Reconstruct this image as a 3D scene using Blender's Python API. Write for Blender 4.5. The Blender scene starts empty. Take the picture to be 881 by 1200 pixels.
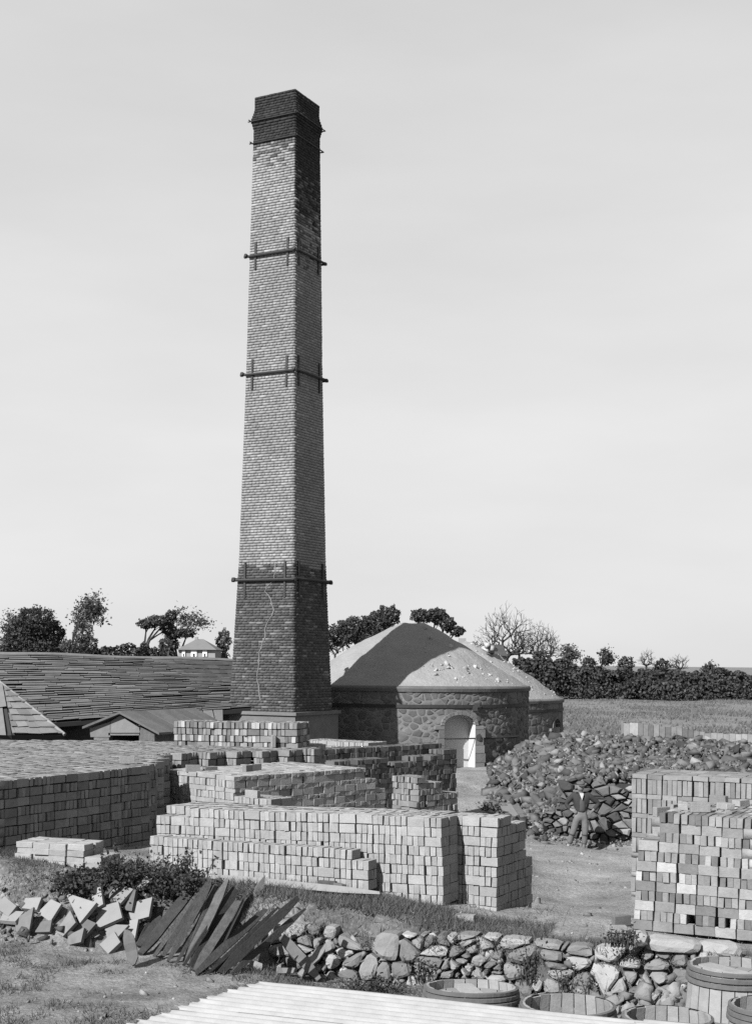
import bpy, bmesh, math, random
import numpy as np
from mathutils import Vector, Matrix, Euler
from mathutils.bvhtree import BVHTree

# ------------------------------------------------------------------ camera
S = bpy.context.scene
COL = S.collection
F = 1600.0; CX = 440.5; HY = 777.0; CZ = 3.3; ROLL = 0.010
cd = bpy.data.cameras.new('camera'); cam = bpy.data.objects.new('camera', cd); COL.objects.link(cam)
cd.sensor_fit = 'HORIZONTAL'; cd.sensor_width = 36.0; cd.lens = F/881*36
cd.shift_y = (HY-600)/881; cd.clip_start = 0.1; cd.clip_end = 9000
ct, st = math.cos(ROLL), math.sin(ROLL)
cam.matrix_world = Matrix(((ct, -st, 0, 0), (0, 0, -1, 0), (st, ct, 0, CZ), (0, 0, 0, 1)))
S.camera = cam
# ------------------------------------------------------------------ sky, sun, exposure
SUN_AZ = 39.0      # degrees to the left of the direction pointing back at the camera
SUN_EL = 36.0
a = math.radians(SUN_AZ); e = math.radians(SUN_EL)
SUN = Vector((-math.sin(a)*math.cos(e), -math.cos(a)*math.cos(e), math.sin(e)))
w = bpy.data.worlds.new('World'); S.world = w; w.use_nodes = True
nt = w.node_tree; nt.nodes.clear()
sky = nt.nodes.new('ShaderNodeTexSky'); sky.sky_type = 'NISHITA'; sky.sun_disc = False
sky.sun_elevation = e; sky.sun_rotation = math.atan2(SUN.x, SUN.y)
sky.air_density = 1.0; sky.dust_density = 1.0; sky.ozone_density = 1.0
sep = nt.nodes.new('ShaderNodeSeparateColor')
m1 = nt.nodes.new('ShaderNodeMath'); m1.operation = 'ADD'
m2 = nt.nodes.new('ShaderNodeMath'); m2.operation = 'MULTIPLY'; m2.inputs[1].default_value = 0.5
# thin even cloud veil over the clear sky, faintly mottled
geo = nt.nodes.new('ShaderNodeTexCoord'); mpn = nt.nodes.new('ShaderNodeMapping'); mpn.inputs['Scale'].default_value = (1.2, 1.2, 4.5)
cln = nt.nodes.new('ShaderNodeTexNoise'); cln.inputs['Scale'].default_value = 2.2; cln.inputs['Detail'].default_value = 5
clm = nt.nodes.new('ShaderNodeMath'); clm.operation = 'MULTIPLY_ADD'; clm.inputs[1].default_value = 2.0; clm.inputs[2].default_value = 5.1
# the veil thins with height as any haze does: 1 - exp(-k / sin(elevation))
sxyz = nt.nodes.new('ShaderNodeSeparateXYZ'); nt.links.new(geo.outputs['Generated'], sxyz.inputs[0])
def wm(op, a_, b_):
    q = nt.nodes.new('ShaderNodeMath'); q.operation = op
    for i_, v_ in enumerate((a_, b_)):
        if isinstance(v_, (int, float)): q.inputs[i_].default_value = v_
        else: nt.links.new(v_, q.inputs[i_])
    return q.outputs[0]
thin = wm('SUBTRACT', 1.0, wm('POWER', 2.71828, wm('DIVIDE', -1.1, wm('MAXIMUM', sxyz.outputs[2], 0.02))))
veil = wm('MULTIPLY', clm.outputs[0], thin)
blm = nt.nodes.new('ShaderNodeMath'); blm.operation = 'MULTIPLY_ADD'; blm.inputs[1].default_value = 0.14
nt.links.new(geo.outputs['Generated'], mpn.inputs['Vector']); nt.links.new(mpn.outputs[0], cln.inputs['Vector']); nt.links.new(cln.outputs['Fac'], clm.inputs[0])
bg = nt.nodes.new('ShaderNodeBackground'); bg.inputs['Strength'].default_value = 0.05
wo = nt.nodes.new('ShaderNodeOutputWorld')
nt.links.new(sky.outputs[0], sep.inputs[0])
nt.links.new(sep.outputs[1], m1.inputs[0]); nt.links.new(sep.outputs[2], m1.inputs[1])
nt.links.new(m1.outputs[0], m2.inputs[0]); nt.links.new(m2.outputs[0], blm.inputs[0]); nt.links.new(veil, blm.inputs[2]); nt.links.new(blm.outputs[0], bg.inputs['Color'])
nt.links.new(bg.outputs[0], wo.inputs[0])
sd = bpy.data.lights.new('sun', 'SUN'); sd.energy = 5.0; sd.angle = math.radians(0.5); sd.color = (1, 1, 1)
so = bpy.data.objects.new('sun', sd); COL.objects.link(so)
so.rotation_euler = SUN.to_track_quat('Z', 'Y').to_euler(); so.location = (-20, -10, 30)
S.view_settings.view_transform = 'Standard'; S.view_settings.look = 'None'
S.view_settings.exposure = 1.2; S.view_settings.gamma = 1.0; S.view_settings.use_curve_mapping = False
S.render.engine = 'CYCLES'; S.cycles.use_denoising = False
S.cycles.max_bounces = 5; S.cycles.diffuse_bounces = 3

# ------------------------------------------------------------------ helpers
RNG = np.random.default_rng(7); random.seed(7)
PI = math.pi
def P(px, py, d):
    u = (px-CX)/F; v = (HY-py)/F
    return Vector(((u*ct-v*st)*d, d, CZ+(u*st+v*ct)*d))
def PZ(px, py, z):
    u = (px-CX)/F; v = (HY-py)/F; k = u*st+v*ct
    return P(px, py, (z-CZ)/k)
def mesh_np(name, V, Q, smooth=False):
    V = np.asarray(V, dtype=np.float32).reshape(-1, 3); Q = np.asarray(Q, dtype=np.int32)
    k = Q.shape[1]; me = bpy.data.meshes.new(name)
    me.vertices.add(len(V)); me.vertices.foreach_set('co', V.ravel())
    me.loops.add(Q.size); me.loops.foreach_set('vertex_index', Q.ravel())
    me.polygons.add(len(Q)); me.polygons.foreach_set('loop_start', np.arange(0, Q.size, k, dtype=np.int32))
    me.polygons.foreach_set('loop_total', np.full(len(Q), k, dtype=np.int32))
    me.update(calc_edges=True); me.validate()
    if smooth: me.polygons.foreach_set('use_smooth', np.ones(len(me.polygons), dtype=bool))
    return me
def mesh_py(name, V, Fc, smooth=False):
    me = bpy.data.meshes.new(name); me.from_pydata([tuple(v) for v in V], [], [tuple(f) for f in Fc]); me.update()
    if smooth: me.polygons.foreach_set('use_smooth', np.ones(len(me.polygons), dtype=bool))
    return me
def obj(name, me, mat=None, parent=None, loc=None, rot=None, scale=None):
    if mat is not None and len(me.materials) == 0: me.materials.append(mat)
    o = bpy.data.objects.new(name, me); COL.objects.link(o)
    if parent is not None: o.parent = parent
    if loc is not None: o.location = loc
    if rot is not None: o.rotation_euler = rot
    if scale is not None: o.scale = scale
    return o
def thing(name, label, cat, loc=(0, 0, 0), rot=(0, 0, 0), group=None):
    o = bpy.data.objects.new(name, None); COL.objects.link(o); o.location = loc; o.rotation_euler = rot; o['kind'] = 'thing'
    return tag(o, label, cat, group)
def tag(o, label=None, cat=None, group=None, kind=None):
    if label: o['label'] = label
    if cat: o['category'] = cat
    if group: o['group'] = group
    if kind: o['kind'] = kind
    elif cat and 'kind' not in o: o['kind'] = 'thing'
    return o
class MB:
    def __init__(s): s.v = []; s.f = []
    def add(s, V, Fc):
        n = len(s.v); s.v += [tuple(p) for p in V]; s.f += [tuple(i+n for i in q) for q in Fc]; return s
    def box(s, c, d, M=None):
        x, y, z = d[0]/2, d[1]/2, d[2]/2
        V = [Vector((i*x, j*y, k*z)) for k in (-1, 1) for j in (-1, 1) for i in (-1, 1)]
        if M is not None: V = [M @ p for p in V]
        V = [p+Vector(c) for p in V]
        return s.add(V, [(0, 2, 3, 1), (4, 5, 7, 6), (0, 1, 5, 4), (2, 6, 7, 3), (0, 4, 6, 2), (1, 3, 7, 5)])
    def tube(s, pts, rad, n=6, cap=True):
        pts = [Vector(p) for p in pts]; N = len(pts); V = []
        if not hasattr(rad, '__len__'): rad = [rad]*N
        for i, p in enumerate(pts):
            t = (pts[min(i+1, N-1)]-pts[max(i-1, 0)]).normalized()
            up = Vector((0, 0, 1)) if abs(t.z) < .9 else Vector((1, 0, 0))
            a = t.cross(up).normalized(); b = t.cross(a)
            for k in range(n):
                an = 2*PI*k/n; V.append(p+(a*math.cos(an)+b*math.sin(an))*rad[i])
        Fc = [(i*n+k, i*n+(k+1) % n, (i+1)*n+(k+1) % n, (i+1)*n+k) for i in range(N-1) for k in range(n)]
        if cap: Fc += [tuple(range(n)), tuple(range((N-1)*n, N*n))[::-1]]
        return s.add(V, Fc)
    def lathe(s, prof, n=24, c=(0, 0, 0), a0=0, a1=2*PI):
        full = abs(a1-a0-2*PI) < 1e-6; m = n if full else n+1; V = []
        for r, z in prof:
            for k in range(m):
                an = a0+(a1-a0)*k/n; V.append((c[0]+r*math.cos(an), c[1]+r*math.sin(an), c[2]+z))
        Fc = []
        for i in range(len(prof)-1):
            for k in range(n):
                k2 = (k+1) % m; Fc.append((i*m+k, i*m+k2, (i+1)*m+k2, (i+1)*m+k))
        return s.add(V, Fc)
    def prism(s, poly, h0, h1, f):      # poly in (u,v), f(u,v,w)->3d
        n = len(poly); V = [f(u, v, h0) for u, v in poly]+[f(u, v, h1) for u, v in poly]
        Fc = [tuple(range(n))[::-1], tuple(range(n, 2*n))]+[(i, (i+1) % n, n+(i+1) % n, n+i) for i in range(n)]
        return s.add(V, Fc)
    def build(s, name, mat, parent=None, smooth=False, **k):
        return obj(name, mesh_py(name, s.v, s.f, smooth), mat, parent, **k)
BOXQ = np.array([(0, 2, 3, 1), (4, 5, 7, 6), (0, 1, 5, 4), (2, 6, 7, 3), (0, 4, 6, 2), (1, 3, 7, 5)])
BOXV = np.array([(i, j, k) for k in (-.5, .5) for j in (-.5, .5) for i in (-.5, .5)])
def boxes_mesh(name, C, D, R):
    C = np.asarray(C); D = np.asarray(D); R = np.asarray(R); n = len(C)
    loc = BOXV[None]*D[:, None, :]
    V = np.einsum('nij,nkj->nki', R, loc)+C[:, None, :]
    Q = (BOXQ[None]+(np.arange(n)*8)[:, None, None]).reshape(-1, 4)
    return mesh_np(name, V.reshape(-1, 3), Q)
def insts_mesh(name, temps, C, R, which, smooth=False):   # many copies of triangle templates (V,T) as one mesh
    VV = []; TT = []; off = 0
    for k, (tv, tt) in enumerate(temps):
        idx = np.where(which == k)[0]
        if len(idx) == 0: continue
        V = np.einsum('nij,kj->nki', R[idx], tv)+C[idx][:, None, :]
        T = tt[None]+(np.arange(len(idx))*len(tv))[:, None, None]+off
        VV.append(V.reshape(-1, 3)); TT.append(T.reshape(-1, 3)); off += len(idx)*len(tv)
    return mesh_np(name, np.concatenate(VV), np.concatenate(TT), smooth)
def rand_rot(n, rng):
    q = rng.normal(size=(n, 4)); q /= np.linalg.norm(q, axis=1)[:, None]; a, b, c, d = q.T
    return np.stack([np.stack([1-2*(c*c+d*d), 2*(b*c-a*d), 2*(b*d+a*c)], -1), np.stack([2*(b*c+a*d), 1-2*(b*b+d*d), 2*(c*d-a*b)], -1),
                     np.stack([2*(b*d-a*c), 2*(c*d+a*b), 1-2*(b*b+c*c)], -1)], 1)
def vnoise(x, y, seed=0):
    xi = np.floor(x).astype(int); yi = np.floor(y).astype(int); xf = x-xi; yf = y-yi
    def h(i, j):
        n = (i*374761393+j*668265263+seed*974711) & 0x7fffffff
        n = ((n ^ (n >> 13))*1274126177) & 0x7fffffff
        return (n & 0xffff)/65535.0
    sx = xf*xf*(3-2*xf); sy = yf*yf*(3-2*yf)
    return (h(xi, yi)*(1-sx)+h(xi+1, yi)*sx)*(1-sy)+(h(xi, yi+1)*(1-sx)+h(xi+1, yi+1)*sx)*sy
def ordinal(i):
    return ['first', 'second', 'third', 'fourth', 'fifth', 'sixth', 'seventh', 'eighth', 'ninth', 'tenth', 'eleventh', 'twelfth', 'thirteenth',
            'fourteenth', 'fifteenth', 'sixteenth', 'seventeenth', 'eighteenth', 'nineteenth', 'twentieth'][i]

# ------------------------------------------------------------------ materials (all neutral greys: the photograph is black and white)
ALB = .85
def mat(name, g, var=.25, scale=6, rand=.0, rough=.9, bump=.0, bscale=40, detail=6, spec=.2, scale2=None, var2=0., stretch=None, metal=0., light=None, transl=0.):
    m = bpy.data.materials.new(name); m.use_nodes = True; n = m.node_tree.nodes; L = m.node_tree.links
    b = n['Principled BSDF']; b.inputs['Roughness'].default_value = rough; b.inputs['Specular IOR Level'].default_value = spec
    b.inputs['Metallic'].default_value = metal
    geo = n.new('ShaderNodeNewGeometry'); vec = geo.outputs['Position']
    if stretch:
        mp = n.new('ShaderNodeMapping'); mp.inputs['Scale'].default_value = stretch
        if len(stretch) > 3: pass
        L.new(vec, mp.inputs['Vector']); vec = mp.outputs['Vector']
    def noise(sc, det=detail):
        t = n.new('ShaderNodeTexNoise'); t.inputs['Scale'].default_value = sc; t.inputs['Detail'].default_value = det
        t.inputs['Roughness'].default_value = .65; L.new(vec, t.inputs['Vector']); return t.outputs['Fac']
    def mth(op, a, b2):
        x = n.new('ShaderNodeMath'); x.operation = op
        for i, q in enumerate((a, b2)):
            if isinstance(q, (int, float)): x.inputs[i].default_value = q
            else: L.new(q, x.inputs[i])
        return x.outputs[0]
    val = mth('ADD', mth('MULTIPLY', mth('SUBTRACT', noise(scale), .5), var*3.0), 1.0)
    if scale2: val = mth('MULTIPLY', val, mth('ADD', mth('MULTIPLY', mth('SUBTRACT', noise(scale2), .5), var2*3.0), 1.0))
    if rand > 0:
        oi = n.new('ShaderNodeObjectInfo')
        r = mth('FRACT', mth('ADD', oi.outputs['Random'], geo.outputs['Random Per Island']), 0)
        val = mth('MULTIPLY', val, mth('ADD', mth('MULTIPLY', mth('SUBTRACT', r, .5), rand*2), 1.0))
        if light:    # a share of the pieces is much paler or darker
            r2 = mth('FRACT', mth('MULTIPLY', r, 17.31), 0)
            val = mth('MULTIPLY', val, mth('ADD', 1.0, mth('MULTIPLY', mth('GREATER_THAN', r2, 1-light[0]), light[1])))
    val = mth('MAXIMUM', mth('MULTIPLY', val, g*ALB), .006); val = mth('MINIMUM', val, .85)
    cc = n.new('ShaderNodeCombineColor')
    for i in range(3): L.new(val, cc.inputs[i])
    L.new(cc.outputs[0], b.inputs['Base Color'])
    if bump > 0:
        bp = n.new('ShaderNodeBump'); bp.inputs['Strength'].default_value = 1.0; bp.inputs['Distance'].default_value = bump
        L.new(noise(bscale, 8), bp.inputs['Height']); L.new(bp.outputs[0], b.inputs['Normal'])
    if transl > 0:
        out = n['Material Output']; tr = n.new('ShaderNodeBsdfTranslucent'); mx = n.new('ShaderNodeMixShader'); mx.inputs[0].default_value = transl
        L.new(cc.outputs[0], tr.inputs[0]); L.new(b.outputs[0], mx.inputs[1]); L.new(tr.outputs[0], mx.inputs[2]); L.new(mx.outputs[0], out.inputs[0])
    return m
M = {}
M['brick'] = mat('pale_brick', 0.21, .22, 5, .14, bump=.006, bscale=50, scale2=32, var2=.14)
M['brick_mix'] = mat('mixed_brick', 0.14, .25, 6, .45, bump=.006, bscale=50, light=(.22, .5), scale2=32, var2=.16)
M['brick_old'] = mat('weathered_brick', 0.15, .28, 4, .24, bump=.006, bscale=50, scale2=30, var2=.15)
M['brick_dark'] = mat('dark_brick', 0.075, .3, 4, .3, bump=.004, bscale=45)  # darker brick for the stepped wall and a few loose bricks
M['chimney'] = mat('chimney_brick', 0.19, .2, 1.3, .13, bump=.004, bscale=30, scale2=.35, var2=.25, light=(.05, .25))
M['chimney_base'] = mat('tarred_brick', 0.06, .3, 1.5, .35, bump=.004, bscale=30, scale2=.5, var2=.2, light=(.09, .8))
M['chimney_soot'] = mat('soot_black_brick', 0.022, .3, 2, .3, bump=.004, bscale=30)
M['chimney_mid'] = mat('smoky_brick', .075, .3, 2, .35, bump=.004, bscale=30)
M['mortar'] = mat('mortar', 0.12, .2, 3, bump=.004)
M['repair'] = mat('repair_mortar', 0.12, .2, 6, bump=.004)
M['mortar_pale'] = mat('lime_mortar', 0.13, .35, 2.5, bump=.012, bscale=18, scale2=.8, var2=.25)
M['kiln_stone'] = mat('kiln_stone', 0.095, .35, 3, .3, bump=.012, bscale=14, scale2=1., var2=.2)
M['iron'] = mat('dark_iron', .028, .3, 8, 0, rough=.6)
M['plinth'] = mat('rendered_plinth', 0.11, .35, 2, bump=.015, bscale=12)
M['sand'] = mat('kiln_sand', 0.19, .16, 1.3, bump=.05, bscale=7, scale2=11, var2=.13)
M['rubble_pale'] = mat('pale_rubble', 0.26, .2, 5, .25, bump=.01)
M['plaster'] = mat('lime_plaster', 0.42, .08, 2, bump=.005, bscale=15)
M['ashlar'] = mat('dressed_stone', 0.12, .25, 4, .2, bump=.01, bscale=20)
M['wall_stone'] = mat('field_stone', 0.14, .3, 5, .35, bump=.015, bscale=18, light=(.2, .5))
M['pale_stone'] = mat('pale_capstone', 0.22, .15, 5, .1, bump=.012, bscale=18)
M['earth'] = mat('earth_joint', 0.07, .35, 6, bump=.02, bscale=20)
M['heap'] = mat('heap_stone', 0.068, .25, 5, .55, bump=.01, bscale=20, light=(.2, .8))
M['heap_core'] = mat('heap_earth', 0.025, .3, 4, bump=.03, bscale=14)
M['slate'] = mat('roof_slate', 0.098, .28, 4, .16, bump=.008, bscale=18, scale2=.9, var2=.25)
M['slate_pale'] = mat('pale_roof_slab', 0.14, .2, 4, .2, bump=.006, bscale=18)
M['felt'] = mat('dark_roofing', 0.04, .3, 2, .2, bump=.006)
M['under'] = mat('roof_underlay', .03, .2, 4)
M['timber_pale'] = mat('pale_timber', 0.15, .18, 9, .2, bump=.004, stretch=(1, 1, 1))
M['timber_grey'] = mat('weathered_timber', 0.11, .3, 8, .3, bump=.005)
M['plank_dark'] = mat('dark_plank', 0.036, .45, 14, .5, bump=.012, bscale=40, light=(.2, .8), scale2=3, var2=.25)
M['slab'] = mat('broken_slab', 0.18, .12, 6, .2, bump=.005)
M['white_roof'] = mat('whitewashed_iron', 0.25, .16, 9, 0, rough=.85, bump=.004, bscale=25, scale2=3.5, var2=.16)
M['stave'] = mat('barrel_stave', 0.2, .25, 9, .22, bump=.004)
M['hoop'] = mat('wood_hoop', 0.09, .3, 9, .1, bump=.004)
M['bark'] = mat('bark', .035, .3, 3)
M['bark_bare'] = mat('bare_bark', 0.03, .3, 3)
M['leaf_dark'] = mat('evergreen_leaf', 0.042, .3, .8, .4, transl=.15)
M['leaf_mid'] = mat('autumn_leaf', 0.07, .3, .8, .4, transl=.2)
M['leaf_bush'] = mat('bramble_leaf', 0.04, .3, 4, .5, transl=.2)
M['hedge'] = mat('hedge_leaf', 0.046, .35, .25, .5, transl=.15)
M['grass'] = mat('grass_blade', 0.085, .3, 1.5, .4, transl=.25)
M['field_grass'] = mat('field_grass_blade', 0.11, .3, .3, .35, transl=.25)
M['house_wall'] = mat('house_wall', .2, .15, 1)
M['house_roof'] = mat('house_roof', .13, .15, 1)
M['white'] = mat('white_paint', .7, .05, 2)
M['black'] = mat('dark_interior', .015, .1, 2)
M['skin'] = mat('skin', 0.14, .08, 20, rough=.6)
M['jacket'] = mat('dark_cloth', .028, .2, 20, bump=.003, bscale=50)
M['waistcoat'] = mat('grey_waistcoat', .05, .2, 20, bump=.003, bscale=50)
M['trousers'] = mat('pale_trousers', 0.095, .2, 14, bump=.006, bscale=30)
M['shirt'] = mat('white_shirt', 0.3, .1, 14)
M['cap'] = mat('tweed_cap', .07, .2, 30)
M['boot'] = mat('dusty_boot', 0.13, .3, 20)

# ------------------------------------------------------------------ ground
wA = P(330, 1085, 15.9); wB = P(872, 1113, 14.4)          # the line of the retaining wall
wdir = Vector((wB.x-wA.x, wB.y-wA.y)).normalized(); wn = Vector((-wdir.y, wdir.x))   # wn points away from the camera
BACK = [P(*q) for q in [(500, 1062, 16.9), (590, 1078, 16.7), (440, 1049, 16.9), (330, 1037, 17.3), (250, 1030, 17.7), (175, 998, 20), (120, 1000, 19), (240, 985, 21.5),
        (75, 1019, 16.5), (20, 1008, 16.6), (-60, 1010, 16), (150, 1034, 16.4), (743, 1088, 16.1), (870, 1109, 15.4), (650, 1087, 16.4), (640, 1087, 19.3), (690, 1062, 22.5), (650, 1035, 25.5), (720, 1078, 20.2), (740, 1050, 22.0), (880, 1050, 21.5), (610, 1020, 25), (560, 1000, 26),
        (690, 999, 33), (640, 992, 31.5), (720, 1012, 29), (640, 1008, 29), (610, 962, 35.5), (575, 935, 37), (545, 903, 40.6), (500, 903, 41), (600, 900, 41)]]
BACK += [Vector(q) for q in [(-8, 31, 1.1), (-4, 31, .9), (-5, 36, .7), (-10, 36, .9), (-2.5, 39, .5), (0, 38, .25), (1, 46, .15), (5, 46, -.1), (10, 42, -.3), (4, 57, .2), (8, 60, -.1), (0, 30, 0),
         (-1, 27, .25), (1, 24, .3), (-3, 24, .4), (-7, 22, .5), (14, 33, -.9), (13, 22, -.4), (8, 75, -.15), (20, 75, -.2), (25, 120, -.5), (40, 165, -.75), (-10, 165, -.5), (-40, 75, .9), (-60, 160, .8), (90, 165, -.8),
         (0, 400, 0), (-300, 300, 1), (300, 300, -1), (0, 1500, 0), (900, 1500, 0), (-900, 1500, 0), (15, 50, -.3), (28, 50, -.3)]]
FRONT = [P(*q) for q in [(50, 1190, 12.6), (150, 1122, 15.2), (20, 1100, 15.6), (400, 1162, 15.3), (520, 1170, 14.8), (640, 1180, 14.5), (760, 1187, 14.1), (870, 1192, 13.9), (300, 1148, 14.4), (230, 1185, 12.8)]]
FRONT += [Vector(q) for q in [(1, 10, -.15), (2.6, 10, -.1), (-1, 9, -.1), (0, 0, 0), (-6, 8, 0), (6, 6, 0), (-8, 14, .1)]]
def idw(px, py, pts, s2):
    num = np.zeros_like(px); den = np.zeros_like(px)
    for p in pts:
        wgt = 1.0/((px-p.x)**2+(py-p.y)**2+s2)**1.8; num += wgt*p.z; den += wgt
    return num/den
def ground_h(x, y, fine=True):
    x = np.asarray(x, float); y = np.asarray(y, float)
    hb = idw(x, y, BACK, .3); hf = idw(x, y, FRONT, .3)
    s = (x-wA.x)*wn.x+(y-wA.y)*wn.y; t = (x-wA.x)*wdir.x+(y-wA.y)*wdir.y
    s = s+np.clip(-t*.5, 0, 1.15)
    wid = np.clip(.12+(-t+.15)*1.2, .12, 1.0); off = np.clip((-t)*.4, 0, .3)
    k = np.clip((s-.02-np.clip(t*2+.3, 0, .16)+off*.3)/wid+.1, 0, 1); k = k*k*(3-2*k)
    h = hf*(1-k)+hb*k
    h = h+.32*np.exp(-(((x-2.95)/.75)**2+((y-33.6)/.7)**2))
    if fine:
        near = np.clip(1-y/60, 0, 1)
        h = h+near*((vnoise(x*1.3, y*1.3, 1)-.5)*.08+(vnoise(x*4, y*4, 2)-.5)*.03+(vnoise(x*11, y*11, 3)-.5)*.012)
        h = h+np.clip((y-70)/80, 0, 1)*((vnoise(x*.15, y*.15, 4)-.5)*.25)
    return h
def gz(x, y): return float(ground_h(np.array([x]), np.array([y]), False)[0])
def axis(a, b, step, far, n):
    core = np.arange(a, b+1e-6, step); g = np.geomspace(1, far, n)[1:]-1+step
    return core, g
cx_, gx = axis(-12, 12, .14, 2500, 26); xs = np.concatenate([(-12-gx)[::-1], cx_, 12+gx])
cy_, gy = axis(9, 45, .14, 5000, 46); ys = np.concatenate([np.array([-60, -20, -5, 2, 6, 8]), cy_, 45+gy])
XX, YY = np.meshgrid(xs, ys); ZZ = ground_h(XX, YY)
nx, ny = len(xs), len(ys); ii = np.arange(nx*ny).reshape(ny, nx)
Q = np.stack([ii[:-1, :-1], ii[:-1, 1:], ii[1:, 1:], ii[1:, :-1]], -1).reshape(-1, 4)
gmat = bpy.data.materials.new('yard_earth_and_turf'); gmat.use_nodes = True
def ground_material(m):
    n = m.node_tree.nodes; L = m.node_tree.links; b = n['Principled BSDF']; b.inputs['Roughness'].default_value = .95; b.inputs['Specular IOR Level'].default_value = .1
    geo = n.new('ShaderNodeNewGeometry'); at = n.new('ShaderNodeAttribute'); at.attribute_name = 'turf'
    def noise(sc, det=8, stretch=None):
        t = n.new('ShaderNodeTexNoise'); t.inputs['Scale'].default_value = sc; t.inputs['Detail'].default_value = det; t.inputs['Roughness'].default_value = .65
        v = geo.outputs['Position']
        if stretch:
            mp = n.new('ShaderNodeMapping'); mp.inputs['Scale'].default_value = stretch; L.new(v, mp.inputs['Vector']); v = mp.outputs['Vector']
        L.new(v, t.inputs['Vector']); return t.outputs['Fac']
    def ramp(f, stops):
        r = n.new('ShaderNodeValToRGB'); L.new(f, r.inputs[0]); el = r.color_ramp.elements
        while len(el) < len(stops): el.new(.5)
        for q, (p, c) in zip(el, stops): q.position = p; q.color = (c*ALB if c < .34 else c,)*3+(1,)
        return r.outputs[0]
    def mix(f, a, c, typ='MIX'):
        x = n.new('ShaderNodeMix'); x.data_type = 'RGBA'; x.blend_type = typ
        if isinstance(f, float): x.inputs[0].default_value = f
        else: L.new(f, x.inputs[0])
        L.new(a, x.inputs[6]); L.new(c, x.inputs[7]); return x.outputs[2]
    dirt = mix(.6, ramp(noise(1.6), [(.32, .12), (.5, .22), (.68, .33)]), ramp(noise(22), [(.35, .08), (.55, .2), (.75, .33)]))
    dirt = mix(.75, dirt, ramp(noise(.55, 6), [(.35, .5), (.5, .9), (.65, 1.0)]), 'MULTIPLY')
    turf = mix(.5, ramp(noise(2.2), [(.36, .045), (.5, .12), (.62, .3)]), ramp(noise(26), [(.35, .03), (.52, .12), (.7, .32)]))
    bank = mix(.5, ramp(noise(2.6), [(.36, .022), (.52, .06), (.68, .16)]), ramp(noise(26), [(.35, .018), (.52, .05), (.72, .16)]))
    field = mix(.5, ramp(noise(.5, 8, (.25, .5, 1)), [(.35, .1), (.65, .19)]), ramp(noise(5), [(.3, .08), (.7, .17)]))
    sepn = n.new('ShaderNodeSeparateColor'); L.new(at.outputs['Color'], sepn.inputs[0])
    # the grass edge is broken up by noise
    edge = n.new('ShaderNodeMath'); edge.operation = 'MULTIPLY_ADD'; L.new(noise(3.5), edge.inputs[0]); edge.inputs[1].default_value = 1.6; edge.inputs[2].default_value = -.8
    ad = n.new('ShaderNodeMath'); ad.operation = 'ADD'; ad.use_clamp = True; L.new(sepn.outputs[0], ad.inputs[0]); L.new(edge.outputs[0], ad.inputs[1])
    c = mix(ad.outputs[0], dirt, turf); c = mix(sepn.outputs[2], c, bank); c = mix(sepn.outputs[1], c, field)
    L.new(c, b.inputs['Base Color'])
    bp = n.new('ShaderNodeBump'); bp.inputs['Strength'].default_value = 1; bp.inputs['Distance'].default_value = .03
    L.new(noise(18), bp.inputs['Height']); L.new(bp.outputs[0], b.inputs['Normal'])
ground_material(gmat)
gme = mesh_np('ground', np.stack([XX, YY, ZZ], -1).reshape(-1, 3), Q, True)
sdist = (XX-wA.x)*wn.x+(YY-wA.y)*wn.y; tl = (XX-wA.x)*wdir.x+(YY-wA.y)*wdir.y
turf = np.clip(1.2-(np.abs(sdist-.5)-.6)*1.1, 0, 1)
turf = np.where(sdist < 0, np.clip(.62+.5*np.clip(1+sdist*.8, -.3, 1), 0, 1), turf)
turf = np.where((tl > 3.0) & (sdist > .45), turf*np.clip(1-(sdist-.45)*2.5, 0, 1), turf)
turf = np.where((XX < -3.2) & (sdist > .1), .25, turf)
fld = np.clip((YY-52)/6, 0, 1)
sb = sdist+np.clip(-tl*.5, 0, 1.15)
bankm = np.clip((sb+.15)*4, 0, 1)*np.clip((1.5-sb)*2.0, 0, 1)*np.clip((vnoise(XX*1.1, YY*1.1, 51)-.12)*3, 0, 1)*np.where((tl > 3.0) & (sdist > .55), np.clip(1-(sdist-.55)*3, 0, 1), 1)*np.clip((XX+4.6)*.9, 0.05, 1)
colr = np.stack([turf, fld, bankm, np.ones_like(turf)], -1).reshape(-1, 4).astype(np.float32)
ca = gme.color_attributes.new('turf', 'FLOAT_COLOR', 'POINT'); ca.data.foreach_set('color', colr.ravel())
ground = tag(obj('ground', gme, gmat), kind='structure')

# ------------------------------------------------------------------ brick stacks
BL, BT, BH = .231, .071, .1145           # brick length, thickness, width
CELL = .243
STACKS = []
def brick_variants(n, rng):
    out = []
    for i in range(n):
        bm = bmesh.new(); bmesh.ops.create_cube(bm, size=1.0)
        for v in bm.verts: v.co = Vector((v.co.x*BL, v.co.y*BT, v.co.z*BH))
        bmesh.ops.bevel(bm, geom=list(bm.edges), offset=.004, segments=1, affect='EDGES')
        for v in bm.verts: v.co += Vector(rng.normal(0, .0026, 3))
        me = bpy.data.meshes.new('brick'); bm.to_mesh(me); bm.free(); out.append(me)
    return out
VARS = {}
def variants(m):
    if m not in VARS:
        VARS[m] = brick_variants(6, RNG)
        for me in VARS[m]: me.materials.append(M[m])
    return VARS[m]
ORI = {'Y': Matrix.Rotation(PI/2, 3, 'Z'), 'X': Matrix.Identity(3), 'F': Matrix.Rotation(PI/2, 3, 'X'), 'G': Matrix.Rotation(PI/2, 3, 'Z') @ Matrix.Rotation(PI/2, 3, 'X'),
       'E': Matrix.Rotation(PI/2, 3, 'Z') @ Matrix.Rotation(PI/2, 3, 'Y') , 'L': Matrix.Rotation(PI/2, 3, 'Z') @ Matrix.Rotation(PI/2, 3, 'Y')}
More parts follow.
